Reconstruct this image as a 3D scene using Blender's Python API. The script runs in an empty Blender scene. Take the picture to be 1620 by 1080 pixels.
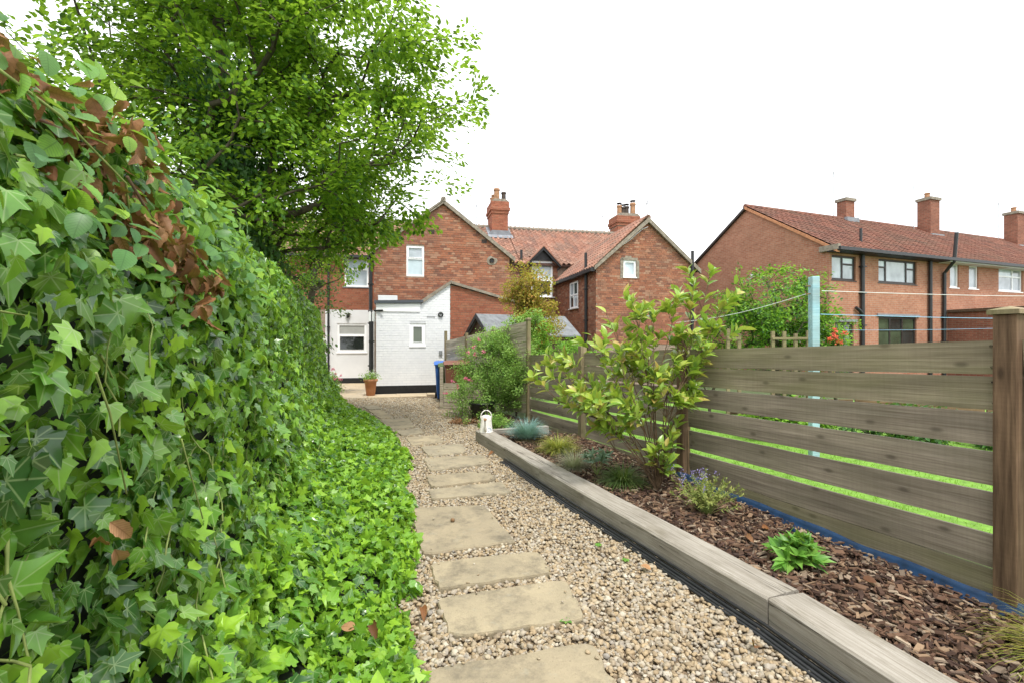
import bpy, math, random
import numpy as np
from mathutils import Matrix, Vector, noise as mnoise
random.seed(7); RNG = np.random.default_rng(11)
S = bpy.context.scene
COL = S.collection

# ------------------------------------------------------------------ camera, sky, sun, exposure
cam_d = bpy.data.cameras.new('camera'); cam = bpy.data.objects.new('camera', cam_d); COL.objects.link(cam)
cam_d.sensor_width = 36; cam_d.lens = 36*750/1620; cam_d.clip_end = 600; cam_d.clip_start = .02
cam.location = (0, 0, 1.6); cam.rotation_euler = (math.radians(90), 0, 0)
S.camera = cam
SUN_EL, SUN_AZ = math.radians(64), math.radians(163)     # azimuth clockwise from +Y: high, behind and a little to the right
W = bpy.data.worlds.new('World'); S.world = W; W.use_nodes = True
wn = W.node_tree; wn.nodes.clear()
def wnode(t, **k):
    n = wn.nodes.new(t)
    for a, b in k.items(): setattr(n, a, b)
    return n
sky = wnode('ShaderNodeTexSky', sky_type='NISHITA', sun_disc=False, sun_elevation=SUN_EL, sun_rotation=SUN_AZ)
b1 = wnode('ShaderNodeBackground'); b1.inputs[1].default_value = .12; wn.links.new(sky.outputs[0], b1.inputs[0])
wtc = wnode('ShaderNodeTexCoord'); wno = wnode('ShaderNodeTexNoise'); wno.inputs['Scale'].default_value = 2.6; wno.inputs['Detail'].default_value = 5
wn.links.new(wtc.outputs['Generated'], wno.inputs['Vector'])
wcr = wnode('ShaderNodeValToRGB'); wcr.color_ramp.elements[0].color = (.86, .93, 1, 1); wcr.color_ramp.elements[1].color = (1, 1, 1, 1)
wcr.color_ramp.elements[0].position = .3; wcr.color_ramp.elements[1].position = .5
wn.links.new(wno.outputs[0], wcr.inputs[0])
b2 = wnode('ShaderNodeBackground'); b2.inputs[1].default_value = .86; wn.links.new(wcr.outputs[0], b2.inputs[0])
wmx = wnode('ShaderNodeMixShader'); wmx.inputs[0].default_value = .9        # a full deck of cloud
wn.links.new(b1.outputs[0], wmx.inputs[1]); wn.links.new(b2.outputs[0], wmx.inputs[2])
wo = wnode('ShaderNodeOutputWorld'); wn.links.new(wmx.outputs[0], wo.inputs[0])
sl = bpy.data.lights.new('sun', 'SUN'); sl.energy = 1.5; sl.angle = math.radians(10); sl.color = (1, .955, .88)
so = bpy.data.objects.new('sun', sl); COL.objects.link(so)
sd = Vector((math.sin(SUN_AZ)*math.cos(SUN_EL), math.cos(SUN_AZ)*math.cos(SUN_EL), math.sin(SUN_EL)))
so.rotation_euler = sd.to_track_quat('Z', 'Y').to_euler(); so.location = sd*40
S.view_settings.view_transform = 'Standard'; S.view_settings.look = 'None'
S.view_settings.gamma = 1; S.view_settings.exposure = 1.33; S.view_settings.use_curve_mapping = False
S.render.engine = 'CYCLES'

# ------------------------------------------------------------------ materials
def new_mat(name):
    m = bpy.data.materials.new(name); m.use_nodes = True
    nt = m.node_tree; nt.nodes.clear()
    out = nt.nodes.new('ShaderNodeOutputMaterial')
    return m, nt, out
def N(nt, t, ins=None, **k):
    n = nt.nodes.new(t)
    for a, b in k.items(): setattr(n, a, b)
    if ins:
        for a, b in ins.items():
            s = n.inputs[a]
            if hasattr(b, 'is_output'): nt.links.new(b, s)
            else: s.default_value = b
    return n
def c4(c): return (c[0], c[1], c[2], 1)
def ramp(nt, fac, cols, interp='LINEAR'):
    n = N(nt, 'ShaderNodeValToRGB', {0: fac}); r = n.color_ramp; r.interpolation = interp
    k = len(cols)
    for i, c in enumerate(cols):
        if isinstance(c[0], (tuple, list)): p, c = c[1], c[0]
        else: p = i/(k-1) if interp != 'CONSTANT' else i/k
        e = r.elements[i] if i < 2 else r.elements.new(p)
        e.position = p; e.color = c4(c)
    return n.outputs[0]
def rnd(nt):
    g = N(nt, 'ShaderNodeNewGeometry'); o = N(nt, 'ShaderNodeObjectInfo')
    a = N(nt, 'ShaderNodeMath', {0: g.outputs['Random Per Island'], 1: o.outputs['Random']}, operation='ADD')
    return N(nt, 'ShaderNodeMath', {0: a.outputs[0]}, operation='FRACT').outputs[0]
def mth(nt, op, a, b=0.0, c=None):
    ins = {0: a, 1: b}
    if c is not None: ins[2] = c
    return N(nt, 'ShaderNodeMath', ins, operation=op).outputs[0]
def mixc(nt, fac, a, b, blend='MIX'):
    n = nt.nodes.new('ShaderNodeMix'); n.data_type = 'RGBA'; n.blend_type = blend
    for s, v in ((n.inputs[0], fac), (n.inputs[6], a), (n.inputs[7], b)):
        if hasattr(v, 'is_output'): nt.links.new(v, s)
        else: s.default_value = c4(v) if isinstance(v, (tuple, list)) else v
    return n.outputs[2]
def tex_noise(nt, scale, detail=4, vec=None, rough=.55):
    n = N(nt, 'ShaderNodeTexNoise', {'Scale': scale, 'Detail': detail, 'Roughness': rough})
    if vec is not None: nt.links.new(vec, n.inputs['Vector'])
    return n.outputs[0]
def objco(nt, scale=(1, 1, 1), kind='Object', shift=True):
    tc = N(nt, 'ShaderNodeTexCoord'); v = tc.outputs[kind]
    if shift:
        o = N(nt, 'ShaderNodeObjectInfo')
        s = mth(nt, 'MULTIPLY', o.outputs['Random'], 37.0)
        v = N(nt, 'ShaderNodeVectorMath', {0: v, 1: s}, operation='ADD').outputs[0]
    return N(nt, 'ShaderNodeMapping', {'Vector': v, 'Scale': scale}).outputs[0]
def bump(nt, h, strength=.3, dist=.01):
    return N(nt, 'ShaderNodeBump', {'Height': h, 'Strength': strength, 'Distance': dist}).outputs[0]
def finish(nt, out, col, rough=.8, nrm=None, spec=.4, metal=0.0, transl=0.0, tcol=None, coat=0):
    p = N(nt, 'ShaderNodeBsdfPrincipled', {'Base Color': col if hasattr(col, 'is_output') else c4(col), 'Roughness': rough, 'Specular IOR Level': spec, 'Metallic': metal})
    if nrm is not None: nt.links.new(nrm, p.inputs['Normal'])
    if coat: p.inputs['Coat Weight'].default_value = coat
    sh = p.outputs[0]
    if transl:
        t = N(nt, 'ShaderNodeBsdfTranslucent', {'Color': tcol if tcol is not None else col})
        sh = N(nt, 'ShaderNodeMixShader', {0: transl, 1: sh, 2: t.outputs[0]}).outputs[0]
    nt.links.new(sh, out.inputs[0])
def m_plain(name, col, rough=.6, var=.25, scale=6, spec=.4, metal=0.0, bmp=.15, detail=5):
    m, nt, out = new_mat(name)
    v = objco(nt); n = tex_noise(nt, scale, detail, v)
    d = tuple(x*(1-var) for x in col); l = tuple(min(1, x*(1+var*.6)) for x in col)
    finish(nt, out, ramp(nt, n, [(d, .3), (l, .7)]), rough, bump(nt, tex_noise(nt, scale*9, 3, v), bmp, .004), spec, metal)
    return m
def m_pieces(name, cols, rough=.85, grime=None, nscale=25, bmp=.4, spec=.3, gsc=1.2, gamt=(.45, .7)):
    """colour per separate piece, with grain and some weathering"""
    m, nt, out = new_mat(name)
    c = ramp(nt, rnd(nt), cols)
    v = objco(nt, shift=False, kind='Object')
    geo = N(nt, 'ShaderNodeNewGeometry').outputs['Position']
    n = tex_noise(nt, nscale, 4, geo)
    c = mixc(nt, .55, c, ramp(nt, n, [((.45, .45, .45), .25), ((.72, .72, .72), .75)]), 'OVERLAY')
    if grime:
        g = ramp(nt, tex_noise(nt, gsc, 5, geo, .65), [((0, 0, 0), gamt[0]), ((1, 1, 1), gamt[1])])
        c = mixc(nt, mth(nt, 'MULTIPLY', g, grime[1]), c, grime[0])
    finish(nt, out, c, rough, bump(nt, tex_noise(nt, nscale*3, 3, geo), bmp, .004), spec)
    return m
def m_leaf(name, cols, vein=None, transl=.35, rough=.45, spec=.35, veincol=None, vamt=.5):
    m, nt, out = new_mat(name)
    c = ramp(nt, rnd(nt), cols)
    uv = N(nt, 'ShaderNodeTexCoord').outputs['UV']
    sep = N(nt, 'ShaderNodeSeparateXYZ', {0: uv}); x, y = sep.outputs[0], sep.outputs[1]
    nrm = None
    if vein == 'palmate':
        a = mth(nt, 'ARCTAN2', x, y); k = mth(nt, 'DIVIDE', a, .78)
        dlt = mth(nt, 'ABSOLUTE', mth(nt, 'SUBTRACT', k, mth(nt, 'ROUND', k)))
        r = N(nt, 'ShaderNodeVectorMath', {0: uv}, operation='LENGTH').outputs[1]
        d = mth(nt, 'MULTIPLY', mth(nt, 'MULTIPLY', dlt, .78), r)
    elif vein == 'pinnate':
        ax = mth(nt, 'ABSOLUTE', x)
        q = mth(nt, 'FRACT', mth(nt, 'MULTIPLY', mth(nt, 'SUBTRACT', y, mth(nt, 'MULTIPLY', ax, .9)), 9.0))
        q = mth(nt, 'MULTIPLY', mth(nt, 'ABSOLUTE', mth(nt, 'SUBTRACT', q, .5)), .16)
        d = mth(nt, 'MINIMUM', ax, mth(nt, 'ADD', q, .004))
    elif vein == 'mid':
        d = mth(nt, 'ABSOLUTE', x)
    if vein:
        mr = N(nt, 'ShaderNodeMapRange', {'Value': d, 'From Min': .006, 'From Max': .028, 'To Min': 1.0, 'To Max': 0.0})
        vf = mr.outputs[0]
        c = mixc(nt, mth(nt, 'MULTIPLY', vf, vamt), c, veincol or (.3, .42, .14))
        nrm = bump(nt, vf, -.25, .004)
    geo = N(nt, 'ShaderNodeNewGeometry').outputs['Position']
    n = tex_noise(nt, 30, 3, geo)
    c = mixc(nt, .4, c, ramp(nt, n, [((.36, .36, .36), .3), ((.66, .66, .66), .7)]), 'OVERLAY')
    tc = mixc(nt, .35, c, (.45, .62, .04))
    finish(nt, out, c, rough, nrm, spec, 0, transl, tc)
    return m
def m_wood(name, dark, light, algae=None, knots=True, rough=.85, grain=(1.3, 26, 26)):
    m, nt, out = new_mat(name)
    v = objco(nt, grain); g = tex_noise(nt, 1.6, 6, v, .65)
    v2 = objco(nt, (.9, 5, 5)); big = tex_noise(nt, 1.3, 3, v2)
    c = ramp(nt, g, [(dark, .34), (light, .66)])
    c = mixc(nt, .65, c, ramp(nt, big, [((.30, .30, .30), .32), ((.70, .70, .70), .68)]), 'OVERLAY')
    v3 = objco(nt, (55, 1.5, 1.5)); saw = tex_noise(nt, 1.2, 2, v3)
    c = mixc(nt, .10, c, ramp(nt, saw, [((.3, .3, .3), .35), ((.7, .7, .7), .65)]), 'OVERLAY')
    if knots:
        kx = N(nt, 'ShaderNodeSeparateXYZ', {0: objco(nt, (1.9, 4.2, 4.2))})
        kv = N(nt, 'ShaderNodeCombineXYZ', {0: kx.outputs[0], 1: mth(nt, 'ADD', kx.outputs[2], kx.outputs[1])}).outputs[0]
        vo = N(nt, 'ShaderNodeTexVoronoi', {'Vector': kv, 'Scale': 1.0, 'Randomness': 1.0}, voronoi_dimensions='2D')
        kf = N(nt, 'ShaderNodeMapRange', {'Value': vo.outputs['Distance'], 'From Min': .03, 'From Max': .085, 'To Min': .7, 'To Max': 0.0}).outputs[0]
        halo = N(nt, 'ShaderNodeMapRange', {'Value': vo.outputs['Distance'], 'From Min': .05, 'From Max': .24, 'To Min': .28, 'To Max': 0.0}).outputs[0]
        c = mixc(nt, halo, c, tuple(x*.9 for x in dark))
        c = mixc(nt, kf, c, tuple(x*.5 for x in dark))
    if algae:
        v5 = objco(nt, (1.2, 4, 4)); a = tex_noise(nt, 1.4, 4, v5)
        c = mixc(nt, mth(nt, 'MULTIPLY', ramp(nt, a, [((0, 0, 0), .38), ((1, 1, 1), .68)]), algae[1]), c, algae[0])
    finish(nt, out, c, rough, bump(nt, g, .5, .004), .25)
    return m
def m_brick_tex(name, c1, c2, mortar, scale=1.0):
    m, nt, out = new_mat(name)
    uv = N(nt, 'ShaderNodeTexCoord').outputs['UV']
    b = N(nt, 'ShaderNodeTexBrick', {'Vector': uv, 'Color1': c4(c1), 'Color2': c4(c2), 'Mortar': c4(mortar), 'Scale': scale, 'Mortar Size': .007, 'Mortar Smooth': .2, 'Bias': -.1, 'Brick Width': .225, 'Row Height': .075})
    n = tex_noise(nt, .9, 6, uv, .7); n2 = tex_noise(nt, 9, 4, uv)
    c = mixc(nt, .5, b.outputs[0], ramp(nt, n, [((.36, .36, .36), .3), ((.64, .64, .64), .7)]), 'OVERLAY')
    c = mixc(nt, .4, c, ramp(nt, n2, [((.36, .36, .36), .3), ((.68, .68, .68), .7)]), 'OVERLAY')
    finish(nt, out, c, .9, bump(nt, b.outputs['Fac'], -.5, .006), .2)
    return m
def m_glass(name, col, rough=.04, spec=.9):
    m, nt, out = new_mat(name)
    v = objco(nt); n = tex_noise(nt, 1.6, 2, v)
    finish(nt, out, ramp(nt, n, [(tuple(x*.7 for x in col), .35), (tuple(min(1, x*1.15) for x in col), .65)]), rough, None, spec)
    return m

M = {}
M['brick_old'] = m_pieces('brick_old', [(.19, .08, .05), (.27, .105, .06), (.33, .14, .08), (.23, .088, .053), (.35, .165, .098), (.155, .072, .052), (.29, .115, .066), (.35, .21, .14), (.25, .096, .057)], .92, ((.16, .095, .07), .5), 22, gsc=.8)
M['brick_neat'] = m_pieces('brick_neat', [(.26, .09, .052), (.32, .118, .068), (.22, .075, .044), (.30, .13, .075)], .9, ((.22, .1, .06), .4), 22)
M['brick_white'] = m_pieces('brick_white', [(.72, .735, .76), (.76, .77, .79), (.735, .75, .77)], .6, ((.64, .655, .68), .3), 8, .25)
M['mortar'] = m_plain('mortar', (.29, .22, .17), .95, .3, 9)
M['white_paint'] = m_plain('white_paint', (.69, .705, .735), .65, .06, 3)
M['render_white'] = m_plain('render_white', (.68, .69, .70), .7, .06, 2)
M['black_paint'] = m_plain('black_paint', (.012, .012, .013), .5, .5, 8)
M['upvc'] = m_plain('upvc', (.86, .87, .88), .3, .03, 2, .5, 0, 0)
M['brown_frame'] = m_plain('brown_frame', (.035, .026, .022), .45, .3, 4)
M['glass_dark'] = m_glass('glass_dark', (.030, .036, .034))
M['glass_green'] = m_glass('glass_green', (.06, .085, .05))
M['glass_pale'] = m_glass('glass_pale', (.50, .60, .66), .12)
M['glass_net_sky'] = m_glass('glass_net_sky', (.42, .47, .52), .06)  # sky reflection painted into the bluish grey pane colour, along with net curtains
M['blind'] = m_plain('blind', (.36, .37, .35), .7, .1, 5)
M['tile_pan'] = m_pieces('tile_pan', [(.22, .105, .072), (.29, .15, .105), (.25, .122, .083), (.17, .095, .073), (.32, .18, .13)], .9, ((.16, .13, .10), .6), 16, gsc=1.0)
M['tile_sixties'] = m_pieces('tile_sixties', [(.13, .056, .04), (.185, .08, .055), (.155, .067, .047), (.105, .05, .039), (.21, .098, .068)], .9, ((.12, .085, .06), .6), 16, gsc=.9)
M['roof_under'] = m_plain('roof_under', (.08, .045, .035), .95)
M['verge'] = m_plain('verge', (.26, .225, .18), .95, .4, 10)
M['lead'] = m_plain('lead', (.22, .235, .26), .6, .25, 6)
M['lead_dark'] = m_plain('lead_dark', (.075, .085, .10), .6, .25, 6)
M['pot_clay'] = m_plain('pot_clay', (.36, .20, .11), .9, .4, 9)
M['pot_dark'] = m_plain('pot_dark', (.07, .055, .045), .9, .4, 9)
M['terracotta'] = m_plain('terracotta', (.48, .22, .11), .85, .25, 8)
M['brick_60'] = m_brick_tex('brick_60', (.32, .135, .083), (.39, .19, .12), (.33, .24, .18))
M['brick_60_chim'] = m_brick_tex('brick_60_chim', (.19, .07, .046), (.27, .105, .068), (.22, .16, .12))
def m_flag():
    m, nt, out = new_mat('flag')
    geo = N(nt, 'ShaderNodeNewGeometry').outputs['Position']
    c = ramp(nt, rnd(nt), [(.30, .255, .178), (.34, .29, .20), (.30, .265, .195), (.32, .265, .175)])
    c = mixc(nt, .6, c, ramp(nt, tex_noise(nt, 2.6, 6, geo, .7), [((.33, .33, .33), .3), ((.66, .64, .60), .7)]), 'OVERLAY')
    st_ = ramp(nt, tex_noise(nt, 4.2, 7, geo, .75), [((0, 0, 0), .48), ((1, 1, 1), .68)])
    c = mixc(nt, mth(nt, 'MULTIPLY', st_, .75), c, (.12, .105, .08))
    sp = ramp(nt, tex_noise(nt, 90, 3, geo, .7), [((1, 1, 1), .28), ((0, 0, 0), .38)])
    c = mixc(nt, mth(nt, 'MULTIPLY', sp, .6), c, (.09, .075, .055))
    lv = ramp(nt, tex_noise(nt, 11, 5, geo, .7), [((0, 0, 0), .58), ((1, 1, 1), .7)])
    c = mixc(nt, mth(nt, 'MULTIPLY', lv, .4), c, (.30, .29, .23))
    h = mth(nt, 'ADD', tex_noise(nt, 14, 6, geo, .7), mth(nt, 'MULTIPLY', tex_noise(nt, 120, 3, geo), .25))
    finish(nt, out, c, .92, bump(nt, h, .7, .012), .2); return m
M['flag'] = m_flag()
M['patio_flag'] = m_pieces('patio_flag', [(.45, .36, .24), (.5, .41, .29), (.42, .35, .26)], .9, ((.28, .24, .18), .5), 7, .4, gsc=1.6)
M['pebble'] = m_pieces('pebble', [(.30, .222, .13), (.36, .288, .19), (.22, .165, .10), (.38, .325, .23), (.27, .237, .19), (.33, .248, .145), (.18, .14, .095), (.44, .395, .31), (.30, .265, .215), (.35, .265, .155), (.23, .21, .182)], .75, None, 60, .3, .35)
M['gravel_bed'] = m_plain('gravel_bed', (.19, .14, .09), .95, .5, 40, .2)
M['soil'] = m_plain('soil', (.05, .032, .022), .95, .5, 30, .2)
M['bark'] = m_pieces('bark', [(.035, .02, .015), (.085, .046, .028), (.145, .082, .05), (.058, .03, .02), (.25, .17, .105), (.10, .054, .033), (.032, .02, .016), (.34, .265, .19), (.065, .036, .026), (.045, .028, .022)], .85, None, 40, .4)
M['lawn'] = m_plain('lawn', (.14, .28, .032), .9, .35, 14)
M['earth'] = m_plain('earth', (.07, .1, .035), .95, .4, 5)
M['grass'] = m_leaf('grass', [(.17, .34, .035), (.24, .43, .05), (.12, .27, .03)], None, .3, .6, .2)
M['ivy'] = m_leaf('ivy', [(.022, .08, .02), (.06, .175, .028), (.14, .33, .035), (.035, .115, .025), (.24, .46, .045), (.09, .24, .03)], 'palmate', .3, .26, .7, (.36, .48, .2), .5)
M['ivy_young'] = m_leaf('ivy_young', [(.15, .33, .028), (.25, .48, .036), (.34, .58, .042), (.10, .25, .028), (.20, .42, .032)], 'palmate', .4, .38, .45, (.3, .45, .12), .3)
M['beech'] = m_leaf('beech', [(.06, .17, .05), (.10, .25, .06), (.22, .44, .05), (.07, .19, .07), (.32, .52, .04)], 'pinnate', .4, .42, .4, (.03, .10, .025), .55)
M['dead_leaf'] = m_leaf('dead_leaf', [(.17, .07, .026), (.30, .135, .052), (.11, .045, .02), (.43, .24, .12), (.23, .095, .036)], 'pinnate', .15, .6, .25, (.13, .05, .02), .5)
M['tree_leaf'] = m_leaf('tree_leaf', [(.09, .215, .02), (.15, .31, .028), (.24, .43, .036), (.11, .25, .024), (.32, .51, .042)], None, .55, .45, .3)
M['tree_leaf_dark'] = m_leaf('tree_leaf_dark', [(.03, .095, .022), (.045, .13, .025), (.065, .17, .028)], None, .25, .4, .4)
M['tree_leaf_pale'] = m_leaf('tree_leaf_pale', [(.20, .37, .05), (.27, .45, .06), (.16, .32, .05)], None, .45, .5, .3)
M['hawthorn'] = m_leaf('hawthorn', [(.10, .26, .03), (.19, .40, .04), (.26, .48, .05), (.07, .19, .03)], None, .4, .45, .3)
M['photinia'] = m_leaf('photinia', [(.25, .38, .045), (.36, .49, .055), (.17, .33, .055), (.44, .49, .08), (.22, .39, .065), (.32, .45, .05), (.50, .34, .11)], 'mid', .34, .28, .5, (.4, .46, .15), .5)
M['acer'] = m_leaf('acer', [(.34, .30, .05), (.44, .30, .06), (.28, .30, .05), (.46, .20, .06), (.36, .36, .08)], None, .4, .5, .25)
M['feather'] = m_leaf('feather', [(.17, .33, .07), (.26, .45, .10), (.33, .50, .12), (.13, .27, .06)], None, .35, .5, .25)
M['fescue'] = m_leaf('fescue', [(.17, .33, .31), (.24, .42, .38), (.13, .26, .25), (.3, .46, .42)], None, .2, .55, .3)
M['straw'] = m_leaf('straw', [(.36, .29, .17), (.44, .36, .23), (.26, .2, .12)], None, .25, .7, .2)
M['sedge'] = m_leaf('sedge', [(.32, .33, .05), (.22, .30, .05), (.40, .34, .07), (.15, .22, .04)], None, .3, .5, .3)
M['grey_grass'] = m_leaf('grey_grass', [(.30, .31, .22), (.36, .35, .24), (.24, .27, .18)], None, .3, .6, .2)
M['dark_grass'] = m_leaf('dark_grass', [(.06, .12, .03), (.09, .16, .04), (.13, .16, .05)], None, .3, .5, .3)
M['nepeta'] = m_leaf('nepeta', [(.27, .34, .09), (.36, .38, .11), (.20, .28, .08), (.42, .42, .14)], None, .35, .6, .2)
M['purple'] = m_leaf('purple', [(.30, .24, .60), (.38, .32, .68), (.26, .2, .5)], None, .3, .6, .2)
M['pink'] = m_leaf('pink', [(.72, .16, .30), (.80, .26, .40), (.66, .12, .24)], None, .3, .6, .2)
M['red_flower'] = m_leaf('red_flower', [(.75, .10, .07), (.85, .2, .12), (.8, .13, .16)], None, .3, .6, .2)
M['white_flower'] = m_leaf('white_flower', [(.8, .82, .78), (.85, .85, .85)], None, .3, .6, .2)
M['perennial'] = m_leaf('perennial', [(.11, .30, .04), (.17, .39, .055), (.08, .23, .035), (.22, .43, .07)], 'mid', .35, .4, .35, (.3, .55, .14), .4)
M['euphorbia'] = m_leaf('euphorbia', [(.14, .24, .14), (.2, .3, .2), (.1, .18, .1)], 'mid', .2, .5, .3, (.4, .5, .35), .5)
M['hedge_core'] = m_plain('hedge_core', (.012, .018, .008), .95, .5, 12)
M['twig'] = m_plain('twig', (.17, .11, .065), .9, .4, 20)
M['vine'] = m_plain('vine', (.24, .30, .08), .7, .3, 20)
M['bark_tree'] = m_plain('bark_tree', (.10, .085, .06), .95, .4, 12, .2, 0, .5)
M['wood_fence'] = m_wood('wood_fence', (.185, .15, .113), (.32, .273, .213), ((.18, .17, .10), .3), grain=(1.1, 52, 52))
M['wood_fence_green'] = m_wood('wood_fence_green', (.185, .155, .10), (.32, .278, .19), ((.18, .178, .08), .5), grain=(1.1, 52, 52))
M['wood_fence_far'] = m_wood('wood_fence_far', (.27, .225, .17), (.54, .47, .375), ((.27, .265, .17), .3))
M['wood_post'] = m_wood('wood_post', (.085, .052, .03), (.21, .135, .08), None)
M['wood_post_pale'] = m_wood('wood_post_pale', (.16, .12, .075), (.30, .24, .15), ((.17, .18, .07), .6))
def m_sleeper():
    m, nt, out = new_mat('wood_sleeper')
    g = tex_noise(nt, 1.5, 7, objco(nt, (1.6, 60, 60)), .7)
    c = ramp(nt, g, [((.215, .19, .155), .28), ((.31, .285, .245), .5), ((.385, .36, .32), .7)])
    bl = tex_noise(nt, 2.2, 5, objco(nt, (1, 2.2, 2.2)), .65)
    c = mixc(nt, .55, c, ramp(nt, bl, [((.34, .33, .31), .32), ((.62, .62, .62), .66)]), 'OVERLAY')
    st_ = ramp(nt, tex_noise(nt, 1.8, 5, objco(nt, (1.2, 5, 5)), .7), [((0, 0, 0), .52), ((1, 1, 1), .72)])
    c = mixc(nt, mth(nt, 'MULTIPLY', st_, .6), c, (.13, .11, .07))
    cr = tex_noise(nt, 1.0, 3, objco(nt, (.7, 22, 22)), .5)
    ck = N(nt, 'ShaderNodeMapRange', {'Value': mth(nt, 'ABSOLUTE', mth(nt, 'SUBTRACT', cr, .5)), 'From Min': .003, 'From Max': .014, 'To Min': 1.0, 'To Max': 0.0}).outputs[0]
    msk = ramp(nt, tex_noise(nt, 1.3, 2, objco(nt, (.9, 6, 6))), [((0, 0, 0), .52), ((1, 1, 1), .6)])
    ck = mth(nt, 'MULTIPLY', ck, msk)
    c = mixc(nt, mth(nt, 'MULTIPLY', ck, .8), c, (.045, .035, .025))
    finish(nt, out, c, .9, bump(nt, mth(nt, 'SUBTRACT', g, ck), .6, .006), .2); return m
M['wood_sleeper'] = m_sleeper()
M['wood_brown'] = m_wood('wood_brown', (.06, .036, .024), (.13, .085, .055), None)
M['wood_blue'] = m_wood('wood_blue', (.20, .36, .42), (.34, .52, .60), ((.28, .27, .22), .5), False)
M['felt'] = m_plain('felt', (.17, .18, .19), .9, .3, 7)
M['black_plastic'] = m_plain('black_plastic', (.018, .019, .021), .45, .35, 12, .5)
M['membrane'] = m_plain('membrane', (.008, .038, .10), .55, .5, 9, .4)
M['bin_blue'] = m_plain('bin_blue', (.04, .14, .48), .45, .15, 4)
M['bin_green'] = m_plain('bin_green', (.07, .12, .03), .5, .2, 4)
M['bin_brown'] = m_plain('bin_brown', (.19, .075, .045), .5, .2, 4)
M['rubber'] = m_plain('rubber', (.02, .02, .02), .8, .3, 8)
M['enamel'] = m_plain('enamel', (.74, .72, .66), .4, .2, 14)
M['enamel_print'] = m_plain('enamel_print', (.22, .4, .62), .5, .5, 30)
M['rust'] = m_plain('rust', (.24, .14, .07), .8, .4, 18)
M['metal_grey'] = m_plain('metal_grey', (.35, .36, .37), .45, .2, 8, .5, .7)
M['cord_white'] = m_plain('cord_white', (.72, .74, .76), .6, .1, 5)
M['cord_blue'] = m_plain('cord_blue', (.25, .5, .75), .5, .1, 5)
M['plastic_blue'] = m_plain('plastic_blue', (.03, .06, .3), .5, .1, 5)

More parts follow.
